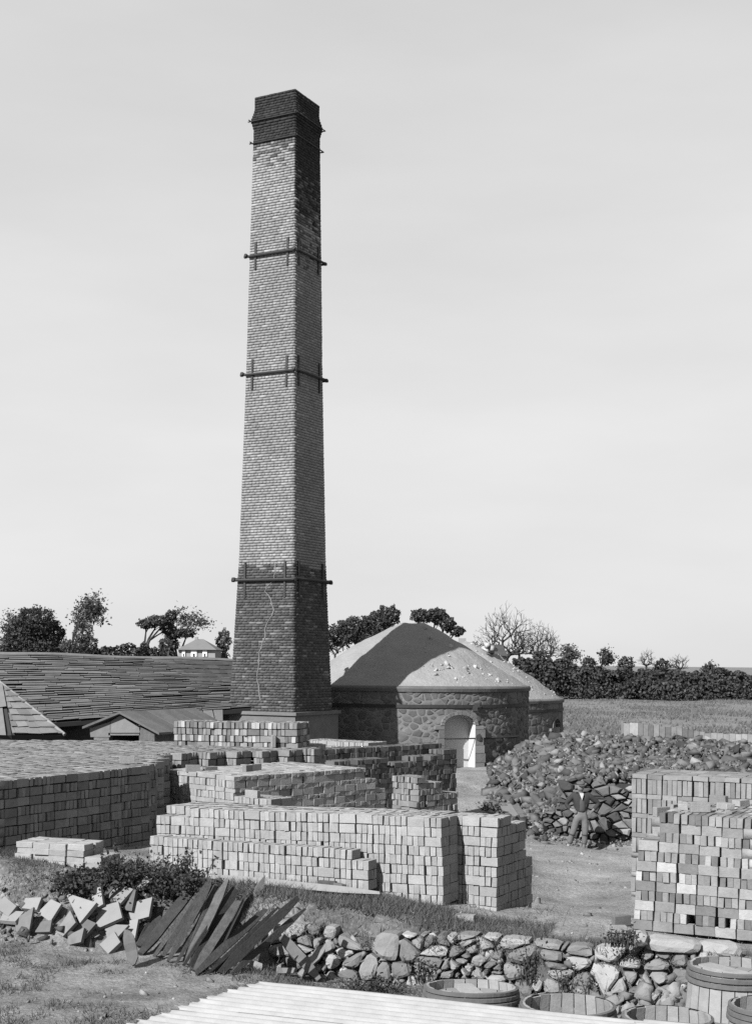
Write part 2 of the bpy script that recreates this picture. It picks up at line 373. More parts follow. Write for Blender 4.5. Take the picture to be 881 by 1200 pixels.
CH = {'Y': .118, 'X': .118, 'm': .118, 'F': .072, 'E': .238, 'n': .118}
def stack(name, label, corner, theta, nxc, nyc, courses, hmap=None, shear=(0, 0), tilt=(0, 0), m='brick', anchor='R', pitch=None, gaps=.03, jit=1.0, seed=0, indiv=True, group='stacks of bricks in the yard'):
    """voxel stack: local x runs right along the face (0 = right end, or left end if anchor L), local y runs back, z up"""
    rng = np.random.default_rng(100+seed)
    root = thing(name, label, 'brick stack', corner, (tilt[0], tilt[1], math.radians(theta)), group)
    x0 = -nxc*CELL if anchor == 'R' else 0.0
    zs = [0.0]
    for c in courses: zs.append(zs[-1]+(CH[c] if pitch is None else CH[c]*pitch/.118))
    nk = len(courses)
    H = np.full((nxc, nyc), nk)
    if hmap is not None:
        for i in range(nxc):
            for j in range(nyc): H[i, j] = max(0, min(nk, hmap(i, j)))
    def h(i, j): return H[i, j] if 0 <= i < nxc and 0 <= j < nyc else 0
    bricks = []   # (center, orientation, exposed face normal list, ydepth?)
    for i in range(nxc):
        for j in range(nyc):
            hi = H[i, j]
            for k in range(hi):
                top = (k == hi-1); L_ = h(i-1, j) <= k; R_ = h(i+1, j) <= k; Fr = h(i, j-1) <= k; Bk = h(i, j+1) <= k
                if not (top or L_ or R_ or Fr or Bk): continue
                t = courses[k]; hgt = zs[k+1]-zs[k]
                if t == 'm': t = 'X' if rng.random() < .13 else 'Y'
                if t == 'n': t = 'X' if rng.random() < .5 else 'Y'
                cx = x0+(i+.5)*CELL+shear[0]*k; cy = (j+.5)*CELL+shear[1]*k; cz = zs[k]+hgt/2
                cj = rng.normal(0, .003*jit, 2)
                if t in 'XYFE':
                    n = {'X': 3, 'Y': 3, 'F': 2, 'E': 6}[t]
                slit = t in 'YE' and not top and rng.random() < gaps*3; sd = (.068, .03*rng.choice([-.35, .35])) if slit else (.079, 0)
                for s in range(n):
                    if t == 'Y': o_ = ((s-1)*sd[0]+sd[1], 0); ex = dict(L=L_ and s == 0, R=R_ and s == 2, F=Fr, B=Bk)
                    elif t == 'X': o_ = (0, (s-1)*.079); ex = dict(L=L_, R=R_, F=Fr and s == 0, B=Bk and s == 2)
                    elif t == 'F': o_ = (0, (s-.5)*.121); ex = dict(L=L_, R=R_, F=Fr and s == 0, B=Bk and s == 1)
                    else: o_ = ((s % 3-1)*sd[0]+sd[1], (s//3-.5)*.121); ex = dict(L=L_ and s % 3 == 0, R=R_ and s % 3 == 2, F=Fr and s < 3, B=Bk and s >= 3)
                    if not (top or any(ex.values())): continue
                    if not top and t in 'YE' and rng.random() < gaps*.05: continue
                    c = (cx+o_[0]+cj[0]+rng.normal(0, .003*jit), cy+o_[1]+cj[1]+rng.normal(0, .006*jit), cz+(rng.normal(0, .0015) if not top else abs(rng.normal(0, .004))))
                    c = (c[0], c[1], c[2]+(.007*math.sin(c[0]*2.1+k*.4+seed)+.004*math.sin(c[1]*3.3+seed))*k/max(1, nk))
                    bricks.append((c, t, rng.normal(0, .018*jit), top, ex))
    STACKS.append(dict(root=root, bricks=bricks, H=H, zs=zs, x0=x0, shear=shear, m=m, indiv=indiv))
    return root
TH = -28
A_ = math.radians(TH)
stack('brick_stack', 'long pale brick stack across the middle, nine courses high, behind the half-height row', P(519, 1062, 16.85), TH, 18, 4, ['m']*9, tilt=(0, -.028), pitch=.1195,
      hmap=lambda i, j: 0 if (i == 17 and j > 1) else 9 if not (i < 2 and j == 0) else 8, seed=1)
stack('brick_stack', 'half-height pale brick row of four courses in front of the long stack, on a timber', P(431.7, 1044, 17.0), TH, 14, 1, ['m']*4, hmap=lambda i, j: 3 if i == 13 else 4, tilt=(0, -.012), pitch=.1195, seed=2, gaps=.02)
stack('brick_stack', 'narrow pale brick stack two bricks wide at the right end of the long stack', P(582, 1075, 17.06)-Vector((0, 0, 5*.1225)), TH, 3, 5, ['n']*15, hmap=lambda i, j: [15, 15, 14, 14, 10][j], pitch=.1225, seed=3)
fl = P(741, 1089, 16.1)
stack('brick_stack', 'near stack of mixed pale and dark bricks at right edge, stretcher and header courses alternating', fl, TH, 9, 6, ['X', 'Y']*6, hmap=lambda i, j: (9 if j < 2 else 11) if i == 0 else 12, anchor='L', shear=(.006, .002), pitch=.1155, m='brick_mix', seed=4, gaps=.07)
stack('brick_stack', 'tall stack of bricks set on end between flat courses, behind the right-edge stack', P(739, 1022, 21.5)-Vector((0, 0, .62)), TH, 15, 5, ['E', 'F']*7, anchor='L', m='brick_old', seed=5, gaps=.03)
c3 = P(274.5, 912, 21.5)
stack('brick_stack', 'square brick stack with lit gapped front and dark right side, behind the long stack', (c3.x, c3.y, .53), -45, 8, 14, ['Y', 'F']*5, hmap=lambda i, j: 10 if j < 12 else 10-2*(j-11), seed=6, gaps=.16)
def plat(i, j):
    x = -5.55+(x0p+(i+.5)*CELL)*math.cos(A_)-(j+.5)*CELL*math.sin(A_); y = 16.75+(x0p+(i+.5)*CELL)*math.sin(A_)+(j+.5)*CELL*math.cos(A_)
    if y > 27.2 or x < -11 or x > -1.05: return 0
    if y < 20.85: return 10 if x < -5.55+(y-16.75)*.531+.02 else 0
    if y < 23.5: return 10 if x < -3.5+(y-20.85)*.0 else 0
    return 10 if x < -3.53+(y-23.5)*1.36 else 0
x0p = -30*CELL
# the platform needs its own x origin: build through anchor R with an offset of 22 cells to the right
def platform():
    global x0p
    nr = 22; x0p = -30*CELL
    off = Vector((nr*CELL*math.cos(A_), nr*CELL*math.sin(A_), 0))
    return stack('brick_platform', 'broad flat-topped platform of stacked bricks at left with a long dark side', Vector((-5.55, 16.75, .45))+off, TH, 30+nr, 50, ['n']*10, hmap=plat, pitch=.125, m='brick_old', seed=7, jit=1.2, shear=(-.003, 0))
platform()
stack('brick_stack', 'low four-course brick stack on the platform in front of the chimney foot', P(203, 876, 25.95), -11, 10, 4, ['m']*4, anchor='L', pitch=.124, m='brick_mix', seed=8, jit=1.5)
c8 = P(432, 871, 34)
stack('brick_stack', 'small distant brick stack with lit front, left of the dark stepped wall of bricks', (c8.x, c8.y, c8.z-9*.118), TH, 8, 4, ['m']*9, seed=9)
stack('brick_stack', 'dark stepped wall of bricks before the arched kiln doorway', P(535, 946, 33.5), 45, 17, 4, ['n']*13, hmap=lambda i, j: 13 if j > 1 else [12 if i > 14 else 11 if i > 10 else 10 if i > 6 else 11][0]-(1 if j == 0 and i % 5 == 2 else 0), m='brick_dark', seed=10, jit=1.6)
c10 = P(490, 912, 27)
stack('brick_stack', 'small broken-stepped brick stack between the square stack and the dark wall of bricks', (c10.x, c10.y, c10.z-8*.118), -45, 3, 5, ['n']*8, hmap=lambda i, j: [8, 8, 7, 6, 5][j]-(i == 2 and j % 2), seed=11, jit=2, m='brick_old')
c12 = P(118, 1017, 16.45)
stack('brick_stack', 'little pile of pale flat bricks on the earth bank at left', (c12.x, c12.y, c12.z-.03), -20, 5, 2, ['F']*4, hmap=lambda i, j: [4, 4, 4, 4, 2][i], seed=12, jit=2, gaps=0, pitch=.115)

stack('brick_stack', 'small brick stack between the long stack and the square stack, two bricks on top', (P(318, 936, 19.7).x, 19.7, .45), -35, 3, 2, ['m']*7, seed=13, pitch=.122)
# ------------------------------------------------------------------ occluders, to know which bricks the camera sees
occV = []; occF = []
def occ_box(p8):
    n = len(occV); occV.extend(p8); occF.extend([tuple(n+q for q in f) for f in BOXQ.tolist()])
bpy.context.view_layer.update()
for sdct in STACKS:
    Mw = sdct['root'].matrix_world; H = sdct['H']; zs = sdct['zs']
    for i in range(H.shape[0]):
        for j in range(H.shape[1]):
            if H[i, j] > 0:
                b = .03
                occ_box([Mw @ Vector((sdct['x0']+(i+(0 if a < 0 else 1))*CELL-a*b, (j+(0 if bb < 0 else 1))*CELL-bb*b, (0 if c < 0 else zs[H[i, j]]-b))) for c in (-1, 1) for bb in (-1, 1) for a in (-1, 1)])
BV = BVHTree.FromPolygons(occV, occF)
GB = BVHTree.FromPolygons([tuple(v.co) for v in gme.vertices], [tuple(p.vertices) for p in gme.polygons])
camP = Vector((0, 0, CZ))
def in_frame(p):
    if p.y < 1: return False
    u = p.x/p.y; v = (p.z-CZ)/p.y; uu = u*ct+v*st; vv = -u*st+v*ct
    px = CX+uu*F; py = HY-vv*F
    return 1 < px < 880 and 1 < py < 1198
def hit_ground(px, py):
    d = (P(px, py, 10)-camP).normalized(); h = GB.ray_cast(camP, d); return h[0]
def visible(p, tol=.12):
    if not in_frame(p): return False
    d = p-camP; L = d.length; d.normalize()
    for B in (BV, GB):
        h = B.ray_cast(camP, d, L-tol)
        if h[0] is not None: return False
    return True
NB = 0
for sdct in STACKS:
    root = sdct['root']; Mw = root.matrix_world; R3 = Mw.to_3x3(); cl = Mw.inverted() @ camP
    cand = []; rest = []
    for idx, (c, t, rz, top, ex) in enumerate(sdct['bricks']):
        cv = Vector(c); hx = CELL*.5 if t in 'XF' else .04; hy = CELL*.5 if t == 'Y' else (.06 if t in 'FE' else .04); hz = (.12 if t == 'E' else .06)
        tocam = (cl-cv); L = tocam.length; best = 0
        faces = []
        if ex['F']: faces.append((Vector((0, -1, 0)), hy, 2*hx*2*hz))
        if ex['R']: faces.append((Vector((1, 0, 0)), hx, 2*hy*2*hz))
        if ex['L']: faces.append((Vector((-1, 0, 0)), hx, 2*hy*2*hz))
        if ex['B']: faces.append((Vector((0, 1, 0)), hy, 2*hx*2*hz))
        if top: faces.append((Vector((0, 0, 1)), hz, 4*hx*hy))
        for n_, o_, ar in faces:
            fp = cv+n_*o_; dd = cl-fp; cosv = n_.dot(dd)/dd.length
            if cosv > .02 and visible(Mw @ (fp+n_*.03)): best += ar*cosv/dd.length_squared
        (cand if best > 0 and sdct['indiv'] else rest).append((best, idx))
    cand.sort(reverse=True)
    rest += cand[300:]; cand = cand[:300]
    vs = variants(sdct['m'])
    for b_, idx in cand:
        c, t, rz, top, ex = sdct['bricks'][idx]
        Mr = Matrix.Rotation(rz, 3, 'Z') @ ORI[t]
        obj('brick', vs[idx % 6], None, root, c, Mr.to_euler(), tuple(1+RNG.normal(0, q) for q in (.012, .03, .006))); NB += 1
    if rest:
        C = []; D = []; Rr = []
        for b_, idx in rest:
            c, t, rz, top, ex = sdct['bricks'][idx]
            C.append(c); D.append((BL*(1+RNG.normal(0, .012)), BT*(1+RNG.normal(0, .03)), BH)); Rr.append(np.array(Matrix.Rotation(rz, 3, 'Z') @ ORI[t]))
        o = obj('bricks', boxes_mesh('bricks', C, D, Rr), M[sdct['m']], root); o['kind'] = 'stuff'
print('bricks as objects', NB)

# ------------------------------------------------------------------ chimney
def chimney():
    K = .957
    base = P(344, 835, 39.0*K); n1 = Vector((math.cos(A_), math.sin(A_), 0)); n2 = Vector((-math.sin(A_), math.cos(A_), 0))
    W0 = 2.2*K; ctr = base-n1*(W0/2)+n2*(W0/2); z0 = base.z
    root = thing('factory_chimney', 'tall tapering square brick chimney with iron bands and a dark tarred foot', 'chimney', (ctr.x, ctr.y, 0), (0, 0, A_))
    zt = CZ+(HY-150)/F*39.9*K
    z1 = CZ+3.0*K; z2 = CZ+8.36*K; prof = [(z0, 2.2*K), (z1, 1.86*K), (z2, 1.64*K), (zt, 1.42*K)]
    def width(z):
        for (za, wa), (zb, wb) in zip(prof, prof[1:]):
            if z <= zb: return wa+(wb-wa)*(z-za)/(zb-za)
        return prof[-1][1]
    rng = np.random.default_rng(3)
    parts = {'base': [], 'shaft': [], 'mid': [], 'soot': []}
    CHH = .0755; n = int((zt-z0)/CHH)
    def course(z, wd, key, out=0.0, h=CHH):
        # four faces; alternate courses of headers and stretchers
        k = int(round((z-z0)/CHH)); L = .235 if k % 3 else .1175
        for f in range(4):
            an = f*PI/2; R = Matrix.Rotation(an, 3, 'Z')
            x = -wd/2-(L/2 if k % 2 else 0)
            while x < wd/2-.01:
                xa = max(x, -wd/2); xb = min(x+L, wd/2)
                if xb-xa > .03:
                    c = R @ Vector(((xa+xb)/2, -wd/2+.04-out+rng.normal(0, .002), 0)); c.z = z+h/2+rng.normal(0, .002)
                    kk = key
                    if key is parts['base'] and z > zb-.12-.1*math.sin(xa*3+f) and rng.random() < .55: kk = parts['shaft']
                    if key is parts['shaft'] and z > zt-1.5 and rng.random() < ((z-zt+1.5)/1.1)**2: kk = parts['mid']
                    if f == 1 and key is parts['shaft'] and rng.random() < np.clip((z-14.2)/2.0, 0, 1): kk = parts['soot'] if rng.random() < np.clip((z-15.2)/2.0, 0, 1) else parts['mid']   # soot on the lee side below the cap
                    kk.append(((c.x, c.y, c.z), (xb-xa-.013, .1, h-.016), np.array(R)))
                x += L
    zb = CZ+(HY-664)/F*39.2*K
    for k in range(n):
        z = z0+k*CHH; wd = width(z)
        edge = z < zb+.05*math.sin(k*1.7)
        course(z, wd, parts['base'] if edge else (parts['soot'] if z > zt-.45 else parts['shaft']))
    # cap: three corbel courses out, then courses stepping back in
    z = z0+n*CHH; wd = 1.42
    capw = [(1.42*K, 1), (1.45*K, 1), (1.49*K, 1), (1.53*K, 2), (1.49*K, 1), (1.45*K, 1), (1.41*K, 1), (1.385*K, 5)]
    zc = z
    for wd, q in capw:
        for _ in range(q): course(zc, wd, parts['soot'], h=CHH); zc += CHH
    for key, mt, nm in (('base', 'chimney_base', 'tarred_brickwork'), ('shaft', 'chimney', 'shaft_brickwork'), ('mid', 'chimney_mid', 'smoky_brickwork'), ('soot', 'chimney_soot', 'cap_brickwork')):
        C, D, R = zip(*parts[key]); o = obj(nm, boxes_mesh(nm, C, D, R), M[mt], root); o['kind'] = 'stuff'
    # mortar core
    mb = MB(); ringz = [z0, z1, z2, zt]; V = []
    for z in ringz:
        hw = width(z)/2-.008; V += [(-hw, -hw, z), (hw, -hw, z), (hw, hw, z), (-hw, hw, z)]
    hw = 1.365*K/2-.012; V += [(-hw, -hw, zc-.05), (hw, -hw, zc-.05), (hw, hw, zc-.05), (-hw, hw, zc-.05)]
    nR = 5; Fc = [(i*4+k, i*4+(k+1) % 4, (i+1)*4+(k+1) % 4, (i+1)*4+k) for i in range(nR-1) for k in range(4)]
    mb.add(V, Fc+[(16, 17, 18, 19)]).build('mortar_core', M['mortar'], root)
    # plinth: ledge slab and rough block
    gzc = -.2
    MB().box((0, 0, z0-.045), (2.6*K, 2.6*K, .09)).build('plinth_ledge', M['plinth'], root)
    MB().box((0, 0, (z0-.09+gzc)/2), (2.48*K, 2.48*K, z0-.09-gzc)).build('plinth', M['plinth'], root)
    # iron tie bars and plates
    for (py, plates, r, plen) in ((680, True, .042, 1.0), (434, True, .036, .85), (292, True, .034, .78), (156, False, .018, 0), (130, False, .016, 0)):
        z = CZ+(HY-py)/F*39.3*K; wd = width(min(z, zt)) if py > 140 else 1.5*K; ext = wd/2+.1
        for f in range(4):
            R = Matrix.Rotation(f*PI/2, 4, 'Z'); zz = z+(.03 if f % 2 else 0)
            mb = MB(); y = -wd/2-r-.03
            mb.tube([R @ Vector((-ext, y, zz)), R @ Vector((ext, y, zz))], r, 6)
            for sx in ((-1, 1) if plates else ()): mb.tube([R @ Vector((sx*(ext-.03), y, zz)), R @ Vector((sx*(ext+.04), y, zz))], r*1.35, 6)
            mb.build('tie_bar', M['iron'], root)
            if plates:
                for sx in (-.36, .36):
                    p = R @ Vector((sx*wd, -wd/2-.02, zz)); tilt = Matrix.Rotation(f*PI/2, 3, 'Z') @ Matrix.Rotation(-.02, 3, 'X')
                    MB().box(p, (.06, .05, plen), tilt).build('tie_plate', M['iron'], root)
    # pale mortar repair running down the crack in the front of the foot
    crack = [(323, 660), (323, 670), (321, 680), (313, 688), (311, 693), (318, 702), (321, 715), (315, 728), (310, 738), (310, 748), (305, 760), (303, 770), (304, 780), (301, 795), (304, 812), (306, 830)]
    V = []; 
    inv = Matrix.Translation((ctr.x, ctr.y, 0)) @ Matrix.Rotation(A_, 4, 'Z'); inv = inv.inverted()
    pts = []
    fine = []
    for (a0, b0), (a1, b1) in zip(crack, crack[1:]):
        for t in (0, .5): fine.append((a0+(a1-a0)*t+random.uniform(-1, 1), b0+(b1-b0)*t))
    for (px, py) in fine:
        # meet the sloping front face: iterate on depth
        d = 39.5*K
        for _ in range(6):
            p = inv @ P(px, py, d); wd = width(p.z); err = p.y+wd/2+.012
            d -= err*1.0/math.cos(A_)
        pts.append(inv @ P(px, py, d))
    mb = MB(); V = []; Fc = []
    for i, p in enumerate(pts):
        hw = random.uniform(.012, .028)
        for sx, yy in ((-hw, 0), (-hw*.6, -.012), (hw*.6, -.012), (hw, 0)): V.append((p.x+sx, p.y+yy, p.z))
    for i in range(len(pts)-1):
        for k in range(3): Fc.append((i*4+k, i*4+k+1, (i+1)*4+k+1, (i+1)*4+k))
    mb.add(V, Fc).build('crack_repair', M['repair'], root)
    return ctr
CH_C = chimney()

# ------------------------------------------------------------------ stone cells
def voronoi(w, h, size, rng, aspect=1.0, relax=2):
    n = max(4, int(w*h/(size*size))); pts = np.stack([rng.random(n)*w, rng.random(n)*h], -1)
    def cells(pts):
        out = []
        q = pts*np.array([1, aspect])
        for i in range(len(pts)):
            poly = [(0, 0), (w, 0), (w, h*aspect), (0, h*aspect)]
            d = ((q-q[i])**2).sum(1); nb = np.argsort(d)[1:16]
            for j in nb:
                mx = (q[i]+q[j])/2; nn = q[j]-q[i]
                new = []; m = len(poly)
                for a in range(m):
                    A, B = poly[a], poly[(a+1) % m]
                    da = (A[0]-mx[0])*nn[0]+(A[1]-mx[1])*nn[1]; db = (B[0]-mx[0])*nn[0]+(B[1]-mx[1])*nn[1]
                    if da <= 0: new.append(A)
                    if (da < 0) != (db < 0) and da != db:
                        t = da/(da-db); new.append((A[0]+(B[0]-A[0])*t, A[1]+(B[1]-A[1])*t))
                poly = new
                if len(poly) < 3: break
            out.append([(x, y/aspect) for x, y in poly])
        return out
    for _ in range(relax):
        cs = cells(pts)
        pts = np.array([np.mean(c, axis=0) if len(c) > 2 else p for c, p in zip(cs, pts)])
    return [c for c in cells(pts) if len(c) > 2]
def round_poly(poly, gap, rng, it=1):
    c = np.mean(poly, axis=0); P2 = []
    r = max(.02, np.mean([math.hypot(x-c[0], y-c[1]) for x, y in poly])); k = max(.3, 1-gap/r)
    p = [np.array((c[0]+(x-c[0])*k, c[1]+(y-c[1])*k)) for x, y in poly]
    # merge very short edges
    q = []
    for a in p:
        if not q or np.linalg.norm(a-q[-1]) > r*.25: q.append(a)
    if len(q) > 2: p = q
    for _ in range(it):
        n = len(p); q = []
        for a in range(n):
            A, B = p[a], p[(a+1) % n]; q += [A*.78+B*.22, A*.22+B*.78]
        p = q
    return p, c, r
def stone_mesh(poly, gap, f, bulge, rng, depth=.1, it=1):
    p, c, r = round_poly(poly, gap, rng, it); n = len(p); V = []
    hb = bulge*rng.uniform(.5, 1.3); tu, tv = rng.normal(0, .25, 2)*bulge/r
    for q in p: V.append(f(q[0], q[1], -depth))
    for q in p: V.append(f(q[0], q[1], hb*.45+rng.normal(0, .08)*bulge))
    for q in p:
        g = c+(q-c)*.68; V.append(f(g[0], g[1], hb+(g[0]-c[0])*tu+(g[1]-c[1])*tv+rng.normal(0, .1)*bulge))
    V.append(f(c[0], c[1], hb*1.08)); Fc = []
    for ring in range(2):
        for a in range(n): Fc.append((ring*n+a, ring*n+(a+1) % n, (ring+1)*n+(a+1) % n, (ring+1)*n+a))
    for a in range(n): Fc.append((2*n+a, 2*n+(a+1) % n, 3*n))
    return V, Fc

# ------------------------------------------------------------------ round kilns
def kiln(label, C, R, zg, zr, za, door_phi, door, stones, seed, size=.3):
    rng = np.random.default_rng(seed)
    root = thing('round_kiln', label, 'kiln', (C[0], C[1], 0))
    Hh = zr-zg; dw, dh, ds = door          # door width, height, spring height
    def inside(u, z, g=0.0):
        x = abs(u); 
        if x > dw/2+g: return False
        if z-zg < ds: return True
        return ((x)/(dw/2+g))**2+((z-zg-ds)/(dh-ds+g))**2 < 1
    def cyl(u, v, w_): an = door_phi+u/R; return Vector((math.sin(an)*(R+w_), -math.cos(an)*(R+w_), v))
    # wall core with the doorway left open
    us = np.concatenate([np.linspace(-PI*R, -dw, 40)[:-1], np.linspace(-dw, dw, 61), np.linspace(dw, PI*R, 40)[1:]])
    vs = np.concatenate([np.linspace(zg-.6, zg, 3)[:-1], np.linspace(zg, zg+dh+.1, 44), np.linspace(zg+dh+.1, zr, 8)[1:]])
    V = [cyl(u, v, 0) for v in vs for u in us]; nu = len(us); Fc = []
    for j in range(len(vs)-1):
        for i in range(nu-1):
            if not inside((us[i]+us[i+1])/2, (vs[j]+vs[j+1])/2): Fc.append((j*nu+i, j*nu+i+1, (j+1)*nu+i+1, (j+1)*nu+i))
    obj('wall_core', mesh_py('wall_core', V, Fc, True), M['mortar_pale'], root)
    # stones
    L = 2*PI*R*.46; st_ = []
    for poly in voronoi(L, Hh-.1, size, rng, 1.35, 1):
        c = np.mean(poly, axis=0); u = c[0]-L/2-door_phi*R; v = c[1]+zg
        if inside(u, v, .14): continue
        f = lambda a, b, w_: cyl(a-L/2-door_phi*R, b+zg, w_)
        st_.append(stone_mesh(poly, .018+abs(rng.normal(0, .022)), f, .018, rng, .03, int(rng.random() < .45)))
    if stones:
        st_.sort(key=lambda s: -max((abs(s[0][0].x-s[0][4].x)), 0))
        for Vv, Ff in st_[:300]: obj('stone', mesh_py('stone', Vv, Ff, False), M['kiln_stone'], root)
        rest = st_[300:]
    else: rest = st_
    if rest:
        mb = MB()
        for Vv, Ff in rest: mb.add(Vv, Ff)
        o = mb.build('stones', M['kiln_stone'], root); o['kind'] = 'stuff'
    # coping
    mb = MB(); prof = [(R-.1, zr-.12), (R+.05, zr-.12), (R+.07, zr-.02), (R+.04, zr+.03), (R-.2, zr+.06)]
    mb.lathe(prof, 96).build('coping', M['kiln_stone'], root)
    # iron straps
    for zz, hh in ((zg+Hh*.755, .1),):
        MB().lathe([(R+.02, zz), (R+.045, zz), (R+.045, zz+hh), (R+.02, zz+hh)], 96).build('iron_strap', M['iron'], root)
    # door recess: jambs and soffit, infill
    pts = [(-dw/2, zg-.05), (-dw/2, zg+ds)]+[(-dw/2*math.cos(t), zg+ds+(dh-ds)*math.sin(t)) for t in np.linspace(0, PI, 19)[1:-1]]+[(dw/2, zg+ds), (dw/2, zg-.05)]
    dep = .46; V = []; 
    e1 = Vector((math.cos(door_phi), math.sin(door_phi), 0)); nrm = Vector((math.sin(door_phi), -math.cos(door_phi), 0)); cen = nrm*R
    def dr(u, z, w_): return cen+e1*u+nrm*w_+Vector((0, 0, z))
    for w_ in (.03, -dep):
        for u, z in pts: V.append(dr(u, z, w_))
    n = len(pts); Fc = [(i, i+1, n+i+1, n+i) for i in range(n-1)]
    obj('door_reveal', mesh_py('door_reveal', V, Fc), M['plaster'], root)
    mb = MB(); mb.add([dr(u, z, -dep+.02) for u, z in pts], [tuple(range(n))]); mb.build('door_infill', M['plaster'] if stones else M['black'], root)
    # arch ring and jamb stones
    def ring(pa, pb, wid):
        pass
    ns = 13 if stones else 7
    for k in range(ns):
        t0 = PI*k/ns+.012; t1 = PI*(k+1)/ns-.012; Vv = []
        for w_ in (-.15, .05):
            for t, g in ((t0, 0), (t1, 0), (t1, .1), (t0, .1)):
                Vv.append(dr(-(dw/2+g)*math.cos(t), zg+ds+(dh-ds+g)*math.sin(t), w_))
        obj('arch_stone', mesh_py('arch_stone', Vv, [(0, 1, 2, 3), (7, 6, 5, 4), (0, 4, 5, 1), (1, 5, 6, 2), (2, 6, 7, 3), (3, 7, 4, 0)]), M['ashlar'], root)
    z = zg-.05
    while z < zg+ds-.05:
        hh = min(.24*rng.uniform(.8, 1.2), zg+ds-z-.01)
        for sx in (-1, 1):
            wd = rng.uniform(.16, .3) if sx < 0 else rng.uniform(.26, .34)
            c = dr(sx*(dw/2+wd/2+.004), z+hh/2, -.06); Mx = Matrix.Rotation(door_phi, 3, 'Z')
            MB().box(c, (wd, .24, hh-.012), Mx).build('jamb_stone', M['ashlar'], root)
        z += hh
    # sand-covered crown
    rr = np.linspace(0, 1, 40); prof = []
    nA = 120; V = []; Fc = []
    for i, t in enumerate(rr):
        for k in range(nA):
            an = 2*PI*k/nA; r = t*(R-.08); x = r*math.sin(an); y = -r*math.cos(an)
            zz = zr+.05+(za-zr-.05)*(1-t**1.06)**1.0-.16*math.exp(-(t/.07)**2)
            zz += (float(vnoise(np.array([x*1.1+9]), np.array([y*1.1]), seed)[0])-.5)*.16*min(1, (1-t)*6)+(float(vnoise(np.array([x*4.1]), np.array([y*4.1]), seed+3)[0])-.5)*.06*min(1, (1-t)*8)
            V.append((x, y, zz))
    for i in range(len(rr)-1):
        for k in range(nA): Fc.append((i*nA+k, i*nA+(k+1) % nA, (i+1)*nA+(k+1) % nA, (i+1)*nA+k))
    obj('sand_crown', mesh_py('sand_crown', V, Fc, True), M['sand'], root)
    return root, cyl, dr
# angular rubble templates
def rubble(n, rng, flat=.7):
    out = []
    for i in range(n):
        if True:
            p = BOXV*np.array([1, rng.uniform(.55, .85), rng.uniform(.25, .55)])*.85+rng.normal(0, .11, (8, 3))
            tq = np.array([t for q in BOXQ for t in ((q[0], q[1], q[2]), (q[0], q[2], q[3]))]); out.append((p, tq)); continue
        bm = bmesh.new(); p = rng.normal(size=(11, 3)); p /= np.linalg.norm(p, axis=1)[:, None]; p *= rng.uniform(.75, 1.0, (11, 1))*np.array([1, rng.uniform(.6, .9), rng.uniform(.35, flat)])*.5
        for q in p: bm.verts.new(q)
        bmesh.ops.convex_hull(bm, input=bm.verts); bmesh.ops.triangulate(bm, faces=bm.faces)
        for v in [v for v in bm.verts if not v.link_faces]: bm.verts.remove(v)
        bm.verts.index_update()
        out.append((np.array([v.co[:] for v in bm.verts]), np.array([[v.index for v in f.verts] for f in bm.faces]))); bm.free()
    return out
RUB = rubble(12, np.random.default_rng(11))
def rub_meshes(mt):
    return [obj_me for obj_me in [mesh_np('stone', v, t) for v, t in RUB] if obj_me.materials.append(M[mt]) is None]
def scatter(name, C, sizes, mt, parent, rng, kind='stuff', flatten=None):
    n = len(C); R = rand_rot(n, rng)*np.asarray(sizes)[:, None, None]
    o = obj(name, insts_mesh(name, RUB, np.asarray(C), R, rng.integers(0, len(RUB), n)), M[mt], parent); o['kind'] = kind
    return o
K1C = (P(480, 800, 45).x, 45.0); K1R = 3.9
k1, cyl1, dr1 = kiln('near round stone kiln with pale sand cone roof and arched doorway', K1C, K1R, .09, 2.56, 4.86, math.radians(21.5), (1.04, 1.66, 1.34), True, 21, .235)
k2c = P(545, 800, 55)
k2, cyl2, dr2 = kiln('second round stone kiln standing half hidden behind the nearer one', (k2c.x, 55.0), 3.9, .1, 1.92, 4.4, math.radians(62), (.7, 1.1, .75), False, 22, .32)
# details on the near kiln
rng = np.random.default_rng(5)
C = []; sz = []
for _ in range(150):
    an = math.radians(rng.normal(28, 16)); t = rng.uniform(.72, .97) if rng.random() < .8 else rng.uniform(.2, .95); r = t*(K1R-.08)
    C.append((r*math.sin(an), -r*math.cos(an), 2.61+(4.86-2.61)*(1-t**1.06))); sz.append(rng.uniform(.03, .1) if rng.random() < .9 else rng.uniform(.12, .26))
scatter('crown_rubble', C, sz, 'rubble_pale', k1, rng)
C = []; sz = []
for _ in range(240):
    an = math.radians(rng.uniform(20, 110)); t = rng.uniform(.1, .97); r = t*3.8
    C.append((r*math.sin(an), -r*math.cos(an), 1.97+(4.4-1.97)*(1-t**1.06))); sz.append(rng.uniform(.05, .16))
for q in range(14): C.append((rng.uniform(.6, 1.4), rng.uniform(-1.2, -.6), 3.9+rng.uniform(-.1, .15))); sz.append(rng.uniform(.16, .36))
scatter('crown_rubble', C, sz, 'rubble_pale', k2, rng)
mb = MB(); zb_ = 1.03
mb.tube([cyl1(u, zb_, .05) for u in np.linspace(-.75, 2.6, 24)], .022, 5); mb.build('door_bar', M['iron'], k1)
mb = MB()
for q in range(5): mb.box(cyl1(.62+rng.normal(0, .03), zb_+rng.normal(0, .05), .08), (.14, .1, .12), Matrix.Rotation(rng.uniform(0, 3), 3, 'Y'))
mb.build('bar_clamp', M['iron'], k1)
mb = MB()
for q in range(4): mb.box(cyl1(.5+rng.normal(0, .05), .09+2.47*.755+.05+rng.normal(0, .04), .07), (.16, .1, .13), Matrix.Rotation(rng.uniform(0, 3), 3, 'Y'))
mb.build('strap_clamp', M['iron'], k1)
